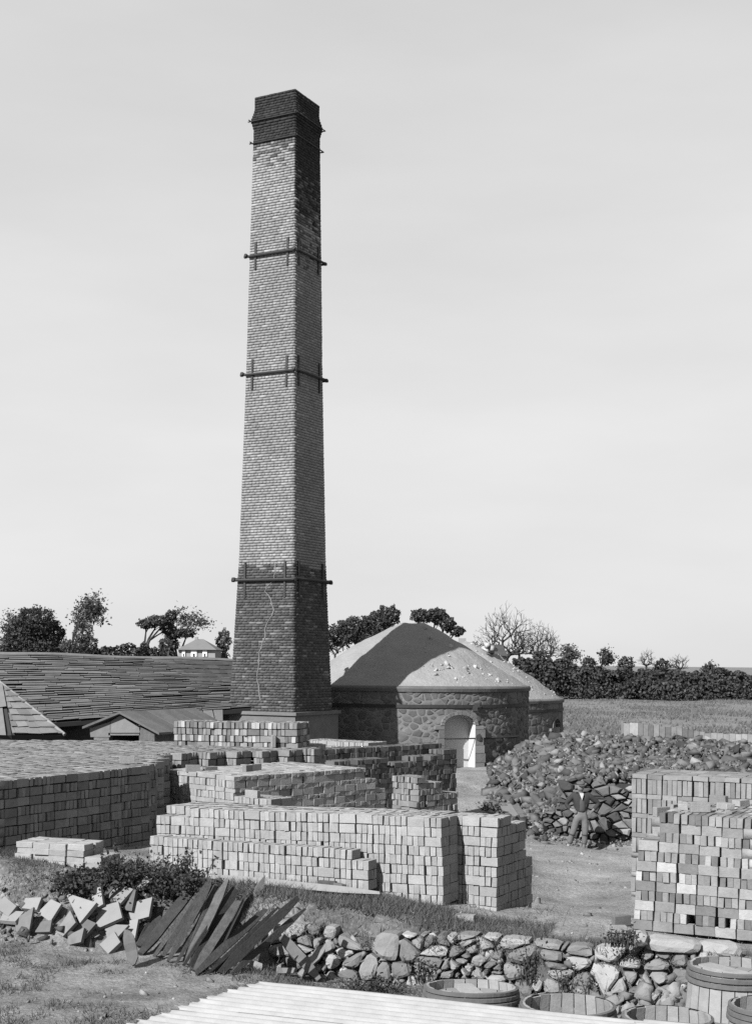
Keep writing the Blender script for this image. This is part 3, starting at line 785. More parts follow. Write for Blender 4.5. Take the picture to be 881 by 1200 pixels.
an = math.radians(-42)
MB().box((math.sin(an)*(K1R+.06), -math.cos(an)*(K1R+.06), 1.3), (.1, .06, 2.5), Matrix.Rotation(an, 3, 'Z')).build('strap_post', M['iron'], k1)
# ------------------------------------------------------------------ drying shed roofs
def roof(root, q, rows, cols, mt, rng, thick=.013, vis=300, name='slate', wob=.4, lift=.022, over=1.35, skip=None):
    """q: four corners (bottom left, bottom right, top right, top left); overlapping slates, row by row, lower rows first"""
    bl, br, tr, tl = [Vector(p) for p in q]; out = []
    nrm = (br-bl).cross(tl-bl).normalized()
    if nrm.z < 0: nrm = -nrm
    def at(s, t): return (bl*(1-s)+br*s)*(1-t)+(tl*(1-s)+tr*s)*t
    ph = rng.uniform(0, 6)
    for r in range(rows):
        s = -rng.uniform(0, 1/cols); wobr = rng.normal(0, .12)
        while s < 1:
            ws = 1/cols*rng.uniform(.6, 1.5); s0, s1 = max(0, s), min(1, s+ws); s += ws
            if s1-s0 < .2/cols: continue
            if skip and skip((s0+s1)/2, (r+.5)/rows): continue
            dt = (wobr*.3+.35*wob*math.sin(s0*9+r*.5+ph)*math.sin(s0*3.1+r*.21)+rng.normal(0, .10*wob))/rows
            t0 = r/rows+dt; t1 = min(t0+over/rows, 1.0)
            if t1-t0 < .2/rows: continue
            g = .02/cols
            l0 = lift*rng.uniform(.8, 1.6); V = []
            for w_ in (0, thick):
                V += [at(s0+g*.5, t0+rng.normal(0, .04)/rows)+nrm*(l0+w_), at(s1-g*.5, t0+rng.normal(0, .04)/rows)+nrm*(l0+w_+rng.normal(0, .006)), at(s1-g*.5, t1)+nrm*(w_*.5+.003), at(s0+g*.5, t1)+nrm*(w_*.5+.003)]
            out.append(V)
    BF = [(3, 2, 1, 0), (4, 5, 6, 7), (0, 1, 5, 4), (1, 2, 6, 5), (2, 3, 7, 6), (3, 0, 4, 7)]
    def area(V):
        c = sum(V, Vector())/8
        wp = root.matrix_world @ c
        return (1e6 if in_frame(wp) else 0)+((V[1]-V[0]).cross(V[3]-V[0])).length/(c.y**2)
    out.sort(key=lambda V: -area(V))
    for V in out[:vis]: obj(name, mesh_py(name, V, BF), M[mt], root)
    if out[vis:]:
        mb = MB()
        for V in out[vis:]: mb.add(V, BF)
        o = mb.build(name+'s', M[mt], root); o['kind'] = 'stuff'
    mb = MB(); mb.add([at(0, 0)-nrm*.02, at(1, 0)-nrm*.02, at(1, 1)-nrm*.02, at(0, 1)-nrm*.02, at(0, 0)-nrm*.14, at(1, 0)-nrm*.14, at(1, 1)-nrm*.14, at(0, 1)-nrm*.14], [(0, 1, 2, 3), (7, 6, 5, 4), (0, 4, 5, 1), (1, 5, 6, 2), (2, 6, 7, 3), (3, 7, 4, 0)])
    mb.build('roof_deck', M['under'], root)
rng = np.random.default_rng(31)
shed = thing('drying_shed', 'long low drying shed with a sagging slate roof at left', 'shed')
bl = P(-140, 862, 34.5); br = P(300, 829, 38.0); tr = P(300, 775.5, 42.5); tl = P(-140, 762, 41.5)
roof(shed, (bl, br, tr, tl), 34, 15, 'slate', rng, wob=1.1, lift=.034)
mb = MB(); mb.tube([tl+(tr-tl)*t+Vector((0, 0, .01+.02*math.sin(t*17))) for t in np.linspace(0, 1, 30)], .07, 6); mb.build('ridge', M['slate'], shed)
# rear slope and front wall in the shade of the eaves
rb = [tl+Vector((0, 0, 0)), tr, tr+Vector((0, 4, -1.9)), tl+Vector((0, 4, -1.9))]
MB().add(rb+[p-Vector((0, 0, .1)) for p in rb], [(0, 1, 2, 3), (7, 6, 5, 4), (0, 4, 5, 1), (1, 5, 6, 2), (2, 6, 7, 3), (3, 7, 4, 0)]).build('rear_roof', M['slate'], shed)
def wall_between(a, b, z0, mt, name, root, th=.25):
    d = Vector((b.x-a.x, b.y-a.y, 0)); n = Vector((-d.y, d.x, 0)).normalized()*th
    V = [Vector((a.x, a.y, z0)), Vector((b.x, b.y, z0)), Vector((b.x, b.y, z0))+n, Vector((a.x, a.y, z0))+n]
    V += [Vector((a.x, a.y, a.z)), Vector((b.x, b.y, b.z)), Vector((b.x, b.y, b.z))+n, Vector((a.x, a.y, a.z))+n]
    return MB().add(V, [(3, 2, 1, 0), (4, 5, 6, 7), (0, 1, 5, 4), (1, 2, 6, 5), (2, 3, 7, 6), (3, 0, 4, 7)]).build(name, M[mt], root)
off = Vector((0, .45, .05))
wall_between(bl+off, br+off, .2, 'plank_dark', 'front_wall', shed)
# projecting hipped end with broad stone slabs
hip = thing('hipped_shed_end', 'hipped shed end roofed with broad pale stone slabs at far left', 'shed')
h_top = P(-60, 752, 36.5); h_r = P(76, 861, 33.6); h_l = P(14, 861, 33.0); h_m = P(8, 808, 34.6)
roof(hip, (h_l, h_r, P(6, 803, 34.9), P(4, 803, 34.85)), 8, 4, 'slate_pale', rng, name='roof_slab', wob=.15, lift=.03)
roof(hip, (P(-90, 866, 32.6), P(13.5, 861, 32.95), P(3, 801, 34.9), P(-60, 790, 35.2)), 2, 2, 'slate_pale', rng, name='roof_slab', wob=.1, lift=.03)
mb = MB(); mb.tube([P(-2, 798, 35.0), P(30, 824, 34.4), P(76, 861, 33.55)], .045, 5); mb.build('hip_ridge', M['slate_pale'], hip)
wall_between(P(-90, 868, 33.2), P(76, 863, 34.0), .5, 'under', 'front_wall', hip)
# dark lean-to roof by the chimney
lean = thing('lean_to_roof', 'dark felted roof slope between the slate roof and the chimney', 'roof')
roof(lean, (P(222, 800, 39.95), P(330, 800.5, 40.25), P(330, 777, 42.2), P(187, 774.5, 41.9)), 5, 16, 'felt', rng, name='felt_sheet', wob=.2, lift=.02)
# small gabled outhouse
def outhouse():
    root = thing('gabled_outhouse', 'small gabled outhouse with a dark opening below the slate roof', 'outhouse')
    d = 30.6; back = Vector((1.3, 3.0, 0))
    ap = P(141, 838, d); eL = P(104, 853, d); eR = P(181, 860, d); g0 = 1.0
    fl_ = lambda px, py, w_=0: P(px, py, d)+Vector((0, w_, 0))
    # gable boards
    def board(poly, name, mt, th=.06):
        V = [P(x, y, d) for x, y in poly]; n = len(V)
        V2 = V+[v+Vector((0, th, 0)) for v in V]
        MB().add(V2, [tuple(range(n)), tuple(range(n, 2*n))[::-1]]+[(i, n+i, n+(i+1) % n, (i+1) % n) for i in range(n)]).build(name, M[mt], root)
    board([(129.5, 846), (140.5, 839), (163, 853), (164, 860), (129.5, 860)], 'gable_board', 'slate_pale')
    board([(105, 854), (129, 846), (129, 864), (106, 864)], 'gable_board', 'slate_pale')
    board([(110, 864.5), (127.5, 864.5), (127.5, 884), (110, 884)], 'stone_pier', 'wall_stone', .5)
    board([(163, 860.5), (165, 853), (181, 858), (181, 884), (163, 884)], 'stone_pier', 'wall_stone', .5)
    board([(127, 859), (164, 859), (164, 862), (127, 862)], 'lintel', 'timber_grey', .1)
    for a, b in ((ap+Vector((0, -.12, .03)), eL+Vector((-.12, -.12, -.02))), (ap+Vector((0, -.12, .03)), eR+Vector((.12, -.12, -.02)))):
        for k in range(6):
            t0, t1 = k/6, (k+1)/6-.01
            p0 = a+back*t0; p1 = a+back*t1; q0 = b+back*t0; q1 = b+back*t1; up = Vector((0, 0, .05))
            MB().add([p0, p1, q1, q0, p0+up, p1+up, q1+up, q0+up], [(3, 2, 1, 0), (4, 5, 6, 7), (0, 1, 5, 4), (1, 2, 6, 5), (2, 3, 7, 6), (3, 0, 4, 7)]).build('roof_board', M['slate'], root)
    # inner dark walls
    a = P(111, 858, d)+Vector((0, .5, 0)); b = P(178, 858, d)+Vector((0, .5, 0))
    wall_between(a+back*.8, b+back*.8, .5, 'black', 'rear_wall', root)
    wall_between(a, a+back*.8, .5, 'timber_grey', 'side_wall', root, .1); wall_between(b, b+back*.8, .5, 'timber_grey', 'side_wall', root, .1)
    # boarded lean-to running right
    q = (P(181, 864, 31.2), P(262, 850, 33.8), P(262, 834, 36.5), P(147, 838.5, 34.0))
    for k in range(9):
        t0, t1 = k/9, (k+1)/9-.012
        p = [q[0]*(1-t0)+q[1]*t0, q[0]*(1-t1)+q[1]*t1, q[3]*(1-t1)+q[2]*t1, q[3]*(1-t0)+q[2]*t0]; up = Vector((0, 0, .05))
        MB().add(p+[v+up for v in p], [(3, 2, 1, 0), (4, 5, 6, 7), (0, 1, 5, 4), (1, 2, 6, 5), (2, 3, 7, 6), (3, 0, 4, 7)]).build('roof_board', M['timber_grey'], root)
    wall_between(q[0]+Vector((0, .3, -.02)), q[1]+Vector((0, .3, -.02)), .5, 'under', 'lean_to_wall', root)
outhouse()
# ------------------------------------------------------------------ far house, and the long roof behind the kilns
def house():
    d = 150; root = thing('cottage', 'distant cottage with hipped roof and pale windows behind the slate roof', 'house', P(238, 778, d))
    o = root.location.copy(); f = lambda px, py, y=0: P(px, py, d)+Vector((0, y, 0))-o
    V = [f(209, 780), f(252, 780), f(252, 780, 6), f(209, 780, 6), f(209, 761.5), f(252, 761.5), f(252, 761.5, 6), f(209, 761.5, 6)]
    BF = [(3, 2, 1, 0), (4, 5, 6, 7), (0, 1, 5, 4), (1, 2, 6, 5), (2, 3, 7, 6), (3, 0, 4, 7)]
    MB().add(V, BF).build('wall', M['house_wall'], root)
    V = [f(207, 761.6, -.4), f(254, 761.6, -.4), f(254, 761.6, 6.4), f(207, 761.6, 6.4), f(226, 748.5, 3), f(234, 748.5, 3)]
    r = MB().add(V, [(0, 1, 5, 4), (1, 2, 5), (2, 3, 4, 5), (3, 0, 4), (3, 2, 1, 0)]).build('roof', M['house_roof'], root)
    MB().box(f(226, 748.5, 3), (.35, .35, .5)).build('chimney_stack', M['house_wall'], r)
    for a, b in ((213.5, 217), (224, 230.5), (237.5, 242.5)):
        wdw = MB().box((f((a+b)/2, 766, -.06)), ((b-a)/F*d, .14, 7.0/F*d)).build('window', M['white'], root)
        MB().box((f((a+b)/2, 767.5, -.15)), ((b-a)/F*d*.3, .06, 3/F*d)).build('pane', M['black'], wdw)
house()
def longroof():
    d = 95; root = thing('long_building', 'long dark slate roof of a far building behind the kilns', 'building', P(560, 775, d)); o = root.location.copy()
    f = lambda px, py, y=0: P(px, py, d)+Vector((0, y, 0))-o
    V = [f(500, 769, -3), f(590, 769, -3), f(590, 769, 3), f(500, 769, 3), f(500, 755.5), f(589, 755.5)]
    MB().add(V, [(0, 1, 5, 4), (1, 2, 5), (2, 3, 4, 5), (3, 0, 4), (3, 2, 1, 0)]).build('roof', M['felt'], root)
    V = [f(502, 769.2, -2.6), f(588, 769.2, -2.6), f(588, 769.2, 2.6), f(502, 769.2, 2.6)]; V = [Vector((v.x, v.y, v.z-3.5)) for v in V]+V
    MB().add(V, [(3, 2, 1, 0), (4, 5, 6, 7), (0, 1, 5, 4), (1, 2, 6, 5), (2, 3, 7, 6), (3, 0, 4, 7)]).build('wall', M['house_wall'], root)
    MB().box(f(541.5, 754, 0), (.5, .5, .7)).build('chimney_stack', M['house_wall'], root)
longroof()

# ------------------------------------------------------------------ trees
def skeleton(rng, h, spread, levels, lean=(0, 0), nb=(2, 3), first=.3, r0=.16, shrink=.68, jitter=.35, up=.25, sidep=.6):
    segs = []; tips = []
    def grow(p, d, L, r, lv):
        n = 3; q = p.copy(); pr = r
        for i in range(n):
            d2 = (d+Vector(rng.normal(0, jitter*.35, 3))+Vector((lean[0], lean[1], up*.3))*.18).normalized()
            q2 = q+d2*(L/n); r2 = r*(1-.3*(i+1)/n); segs.append((q, q2, pr, r2)); q, pr, d = q2, r2, d2
            if lv < levels and lv > 0 and i < n-1 and rng.random() < sidep:
                side = Vector(rng.normal(0, 1, 3)); side = (side-d*side.dot(d)).normalized()
                grow(q, (d*.55+side*.8).normalized(), L*shrink*rng.uniform(.5, .9), pr*.55, lv+1)
        if lv >= levels: tips.append((q, d)); return
        for _ in range(int(rng.integers(nb[0], nb[1]+1))):
            side = Vector(rng.normal(0, 1, 3)); side = (side-d*side.dot(d)).normalized()
            dd = (d*.75+side*spread*rng.uniform(.5, 1.1)+Vector((lean[0], lean[1], up))*.5).normalized()
            grow(q, dd, L*shrink*rng.uniform(.75, 1.15), pr*.72, lv+1)
    grow(Vector((0, 0, 0)), Vector((lean[0]*.4, lean[1]*.4, 1)).normalized(), h*first, r0, 0)
    zmax = max(s[1].z for s in segs)
    k = h/zmax
    segs = [(a*k, b*k, ra, rb) for a, b, ra, rb in segs]; tips = [(a*k, d) for a, d in tips]
    return segs, tips
def seg_mesh(name, segs, minr=.0):
    mb_v = []; mb_f = []
    for a, b, ra, rb in segs:
        n = 6 if ra > .06 else 3
        t = (b-a).normalized(); upv = Vector((0, 0, 1)) if abs(t.z) < .9 else Vector((1, 0, 0)); u = t.cross(upv).normalized(); v = t.cross(u); o = len(mb_v)
        for p, r in ((a, max(ra, minr)), (b, max(rb, minr))):
            for k in range(n): an = 2*PI*k/n; mb_v.append(p+(u*math.cos(an)+v*math.sin(an))*r)
        mb_f += [(o+k, o+(k+1) % n, o+n+(k+1) % n, o+n+k) for k in range(n)]
    return mesh_py(name, mb_v, mb_f)
def leaves_mesh(name, C, size, rng, asp=.6):
    C = np.asarray(C); n = len(C); R = rand_rot(n, rng); s = size*rng.uniform(.6, 1.3, n)
    q = np.array([(-.5, 0, 0), (0, -.5*asp, .06), (.5, 0, 0), (0, .5*asp, .06)])
    V = np.einsum('nij,kj->nki', R, q)*s[:, None, None]+C[:, None, :]
    return mesh_np(name, V.reshape(-1, 3), np.arange(n*4).reshape(n, 4))
def tree(name, label, px, pytop, pybase, d, seed, kind='bare', spread=.8, lean=(0, 0), levels=5, leaf=0, leafsize=.3, clump=.5, mt='leaf_dark', base_z=None, first=.3, nb=(2, 3), minr=.02, bark='bark_bare', r0=.16, shrink=.68, up=.25, group='trees on the skyline', flat=1.0, sidep=.6):
    rng = np.random.default_rng(seed)
    b = P(px, pybase, d); top = P(px, pytop, d); h = top.z-b.z
    root = thing(name, label, 'tree', b, (0, 0, 0), group)
    segs, tips = skeleton(rng, h, spread, levels, lean, nb, first, r0, shrink, .35, up, sidep)
    obj('trunk', seg_mesh('trunk', segs, minr), M[bark], root)
    if leaf:
        T = np.array([t[0][:] for t in tips]); idx = rng.integers(0, len(T), leaf)
        C = T[idx]+rng.normal(0, clump, (leaf, 3))*np.array([1, 1, .6*flat])
        obj('crown', leaves_mesh('crown', C, leafsize, rng), M[mt], root)
    return root
# leafless tree: twig ends spread through a fan-shaped crown, each joined to the nearest branch already grown
def fan_tree(name, label, px, pytop, pybase, d, w_px, seed, n=260, fork=.22, lean=0.0, rtip=.0095, group='trees on the skyline'):
    rng = np.random.default_rng(seed); b = P(px, pybase, d); h = P(px, pytop, d).z-b.z; W = w_px/F*d/2
    root = thing(name, label, 'tree', b, (0, 0, 0), group)
    nodes = [np.array([0, 0, -.3])]; par = [-1]
    for t in np.linspace(.12, 1, 5): nodes.append(np.array([lean*W*t*fork+rng.normal(0, .03), rng.normal(0, .03), h*fork*t])); par.append(len(nodes)-2)
    tg = []
    while len(tg) < n:
        v = rng.normal(size=3); v /= np.linalg.norm(v)
        if v[2] < -.25: continue
        rr = rng.uniform(.25, 1.0)**.6*(1+.1*rng.normal())
        tg.append(np.array([v[0]*W+lean*W*.3, v[1]*W*.9, h*(fork+.13)+max(v[2], -.15)*h*(.87-fork)])*np.array([rr, rr, 1])+np.array([0, 0, (rr-1)*h*.5*max(v[2], 0)]))
    t0 = np.array([0, 0, h*fork]); tg.sort(key=lambda q: np.linalg.norm(q-t0))
    for q in tg:
        A = np.array(nodes[3:]); dv = q-A; L = np.linalg.norm(dv, axis=1)+1e-6
        rad_ = A-t0*.7; rl = np.linalg.norm(rad_, axis=1)+1e-6; ca_ = (dv*rad_).sum(1)/L/rl; ca_[:4] = .75
        cost = L*(1.0+2.2*(1-ca_)+.15*rng.random(len(A))); k = int(np.argmin(cost))+3
        a = nodes[k]; m_ = a*.5+q*.5+rng.normal(0, .03, 3)*np.linalg.norm(q-a)+np.array([0, 0, -.03*np.linalg.norm(q-a)])
        nodes.append(m_); par.append(k); nodes.append(q); par.append(len(nodes)-2)
        for _ in range(2):
            e_ = q+(q-m_)/(np.linalg.norm(q-m_)+1e-6)*rng.uniform(.2, .4)+rng.normal(0, .1, 3); nodes.append(e_); par.append(len(nodes)-2-_)
    cnt = np.ones(len(nodes))
    for i in range(len(nodes)-1, 0, -1): cnt[par[i]] += cnt[i]
    segs = [(Vector(nodes[par[i]]), Vector(nodes[i]), rtip*cnt[par[i]]**.45, rtip*cnt[i]**.45) for i in range(1, len(nodes))]
    obj('trunk', seg_mesh('trunk', [q for q in segs if q[3] > rtip*2.6]), M['bark_bare'], root); obj('crown', seg_mesh('crown', [q for q in segs if q[3] <= rtip*2.6]), M['bark_bare'], root)
    return root
# dense crown from overlapping lumps
def lump_tree(name, label, base_px, d, lumps, n, leafsize, seed, mt='leaf_dark', trunk=True, group='trees on the skyline', cat='tree'):
    """lumps: (px, py, rx_px, ry_px); leaves fill each lump's outer shell, trunk and limbs reach into each lump"""
    n = int(n*1.8); leafsize *= .72
    rng = np.random.default_rng(seed); b = P(*base_px, d); root = thing(name, label, cat, b, (0, 0, 0), group); C = []
    tot = sum(l[2]*l[3] for l in lumps); k = d/F
    for (px, py, rx, ry) in lumps:
        c = P(px, py, d)-b; m = int(n*rx*ry/tot); dy = rng.normal(0, rx*k*.3)
        v = rng.normal(size=(m, 3)); v /= np.linalg.norm(v, axis=1)[:, None]; rad = rng.uniform(.45, 1.0, m)**.5
        bump_ = 1+.22*np.sin(v[:, 0]*7+seed)*np.sin(v[:, 2]*6+px)+.06*rng.normal(size=m)
        q_ = v*rad[:, None]*np.array([rx, rx, ry])*.45+px
        keep = (np.sin(q_[:, 0]*1.1)*np.sin(q_[:, 1]*1.3)*np.sin(q_[:, 2]*1.2)+rng.normal(0, .25, m)) < .28
        v = v[keep]; rad = rad[keep]; bump_ = bump_[keep]
        C.append(np.array(c[:])+np.array([0, dy, 0])+v*(rad*bump_)[:, None]*np.array([rx*k, rx*k, ry*k]))
    obj('crown', leaves_mesh('crown', np.concatenate(C), leafsize, rng), M[mt], root)
    if trunk:
        segs = []
        for (px, py, rx, ry) in lumps:
            c = P(px, py, d)-b; mid = Vector((c.x*.35, 0, c.z*.5))+Vector(rng.normal(0, .15, 3))
            segs.append((Vector((0, 0, -.3)), mid, .2, .13)); segs.append((mid, c, .13, .05))
            for _ in range(7):
                e_ = c+Vector((rng.normal(0, .45)*rx*k, rng.normal(0, .45)*rx*k, rng.uniform(-.2, .7)*ry*k)); segs.append((mid.lerp(c, rng.uniform(.4, 1)), e_, .05, .02))
        obj('trunk', seg_mesh('trunk', segs), M['bark'], root)
    return root
lump_tree('evergreen_tree', 'dense dark round-topped evergreen at far left above the slate roof', (40, 772), 150, [(42, 730, 26, 19), (30, 742, 22, 18), (58, 742, 18, 16), (20, 757, 20, 14), (48, 757, 30, 14)], 9000, .42, 41)
tree('bare_tree', 'thin half-bare tree at the extreme left edge beside the dense evergreen', 10, 716, 772, 152, 42, levels=5, leaf=500, leafsize=.3, clump=.5, mt='leaf_mid', spread=.9, minr=.03)
tree('feathery_tree', 'tall feathery thin-leaved tree just right of the dense evergreen', 84, 693, 772, 148, 43, levels=5, leaf=1500, leafsize=.33, clump=.45, mt='leaf_mid', spread=.75, first=.36, lean=(.15, 0), minr=.03, bark='bark', up=.5)
lump_tree('shrub', 'bushy shrub under the tall feathery tree', (98, 772), 146, [(96, 742, 12, 14), (104, 755, 10, 12), (84, 758, 14, 10)], 2200, .34, 44, mt='leaf_mid', cat='shrub')
lump_tree('windswept_tree', 'wind-bent tree with a flat leaning crown left of the cottage', (165, 772), 160, [(172, 731, 12, 6), (187, 728, 13, 7), (196, 737, 9, 8), (201, 722, 7, 7)], 2600, .36, 45)
tree('feathery_tree', 'wispy little tree rising behind the wind-bent tree', 193, 709, 772, 165, 46, levels=5, leaf=600, leafsize=.34, clump=.5, mt='leaf_mid', spread=.55, lean=(.4, 0), minr=.03)
lump_tree('windswept_tree', 'small flat-crowned dark tree touching the cottage roof', (208, 774), 165, [(206, 743, 13, 5), (220, 742, 9, 6), (198, 755, 12, 10)], 2200, .36, 47)
lump_tree('shrub', 'dark shrub between the cottage and the chimney', (262, 775), 170, [(262, 752, 9, 14), (258, 765, 10, 9)], 1500, .36, 48, mt='leaf_mid', cat='shrub')
lump_tree('windswept_tree', 'large dark wind-shaped evergreen between chimney and kiln cone', (420, 785), 130, [(455, 722, 14, 12), (440, 730, 20, 12), (415, 737, 22, 14), (398, 745, 14, 13), (432, 745, 26, 12)], 8000, .36, 49)
tree('bare_tree', 'slender bare tree against the chimney side at the edge of the dark evergreens', 393, 735, 790, 128, 50, levels=5, leaf=500, leafsize=.28, clump=.4, mt='leaf_dark', spread=.5, minr=.03, bark='bark')
lump_tree('windswept_tree', 'umbrella-shaped evergreen showing over the kiln cone', (505, 785), 135, [(494, 722, 13, 8), (510, 722, 14, 9), (523, 731, 10, 9), (535, 740, 9, 6)], 4200, .34, 51)
fan_tree('bare_tree', 'largest bare spreading tree behind the second kiln', 593, 713, 782, 165, 84, 52, 520, .2)
fan_tree('bare_tree', 'smaller bare tree growing close beside the largest bare tree', 607, 737, 782, 168, 28, 53, 130, .3, .2)
fan_tree('bare_tree', 'second tallest bare tree right of the largest one', 632, 729, 785, 168, 44, 54, 240, .3, .1)
fan_tree('bare_tree', 'slim bare tree just right of the second tallest bare tree', 642, 738, 785, 166, 30, 55, 150, .3, .2)
tree('half_bare_tree', 'half-leafed rounded tree where the hedgerow begins', 661, 756, 785, 166, 56, levels=5, leaf=800, leafsize=.34, clump=.4, mt='leaf_mid', spread=1.0, minr=.03)
tree('half_bare_tree', 'small leaning tree with a dark tuft above the hedgerow', 702, 760, 788, 168, 57, levels=5, leaf=700, leafsize=.34, clump=.35, mt='leaf_dark', spread=.9, minr=.03, lean=(.4, 0))
fan_tree('bare_tree', 'small bare round-headed tree above the middle of the hedgerow', 757, 762, 792, 172, 20, 58, 90, .4)
fan_tree('bare_tree', 'small bare round-headed tree toward the right of the hedgerow', 795, 767, 794, 172, 26, 59, 100, .35)
tree('half_bare_tree', 'low scrubby tree near the right end of the hedgerow', 829, 778, 795, 170, 60, levels=5, leaf=400, leafsize=.34, clump=.35, mt='leaf_dark', spread=1.0, minr=.03)
# hedgerow and background scrub: masses of leaves nobody could count
def hedge(name, label, pts, n, leafsize, seed, mt='hedge'):
    """pts: (px, top py, base py, d)"""
    rng = np.random.default_rng(seed); C = []
    xs_ = np.array([p[0] for p in pts]); tp = np.array([p[1] for p in pts]); bs = np.array([p[2] for p in pts]); dd = np.array([p[3] for p in pts])
    px = rng.uniform(xs_[0], xs_[-1], n); t = np.interp(px, xs_, tp)-3.0*(vnoise(px*.11, px*0, seed)-.4)*2-2.2*(vnoise(px*.4, px*0, seed+1)-.5)*2; b = np.interp(px, xs_, bs); d = np.interp(px, xs_, dd)
    f = rng.random(n)**.7; py = b+(t-b)*f; dep = d+rng.normal(0, 1.6, n)*(1.2-f)
    # lumpy front
    dep -= 1.6*vnoise(px*.05, py*.09, seed+5)+.9*vnoise(px*.17, py*.2, seed+6)+.7*vnoise(px*.5, py*.5, seed+7)
    for i in range(n): C.append(P(px[i], py[i], d[i])[:])
    C = np.array(C); C[:, 1] = dep
    o = obj(name, leaves_mesh(name, C, leafsize, rng, .8), M[mt]); tag(o, label, 'hedge', kind='stuff'); return o
hedge('hedgerow', 'dark overgrown hedgerow along the far side of the field', [(600, 770, 812, 160), (640, 772, 814, 160), (660, 778, 816, 162), (720, 786, 818, 164), (800, 788, 819, 164), (960, 794, 822, 166)], 90000, .36, 71)
hedge('far_scrub', 'dark scrub along the skyline behind the slate roof', [(-40, 760, 785, 158), (60, 758, 785, 158), (110, 759, 785, 158), (150, 756, 785, 158), (180, 757, 785, 158), (200, 762, 785, 158), (208, 772, 785, 158), (300, 776, 790, 158)], 9000, .42, 72)
for i, (px, py, rx, ry, lb) in enumerate([(632, 770, 8, 6, 'rounded bush at the left start of the hedgerow'), (690, 777, 9, 7, 'rounded bush in the hedgerow under the leaning tree'), (735, 778, 10, 8, 'dark bush in the hedgerow left of the middle bare tree'),
      (775, 780, 9, 7, 'dark bush in the hedgerow between the two round-headed bare trees'), (842, 788, 10, 6, 'low dark bush at the right end of the hedgerow')]):
    lump_tree('bush', lb, (px, py+22), 163, [(px, py, rx, ry), (px-3, py+10, rx*1.1, ry)], 700, .45, 80+i, mt='hedge', trunk=False, cat='bush', group='bushes in the hedgerow')
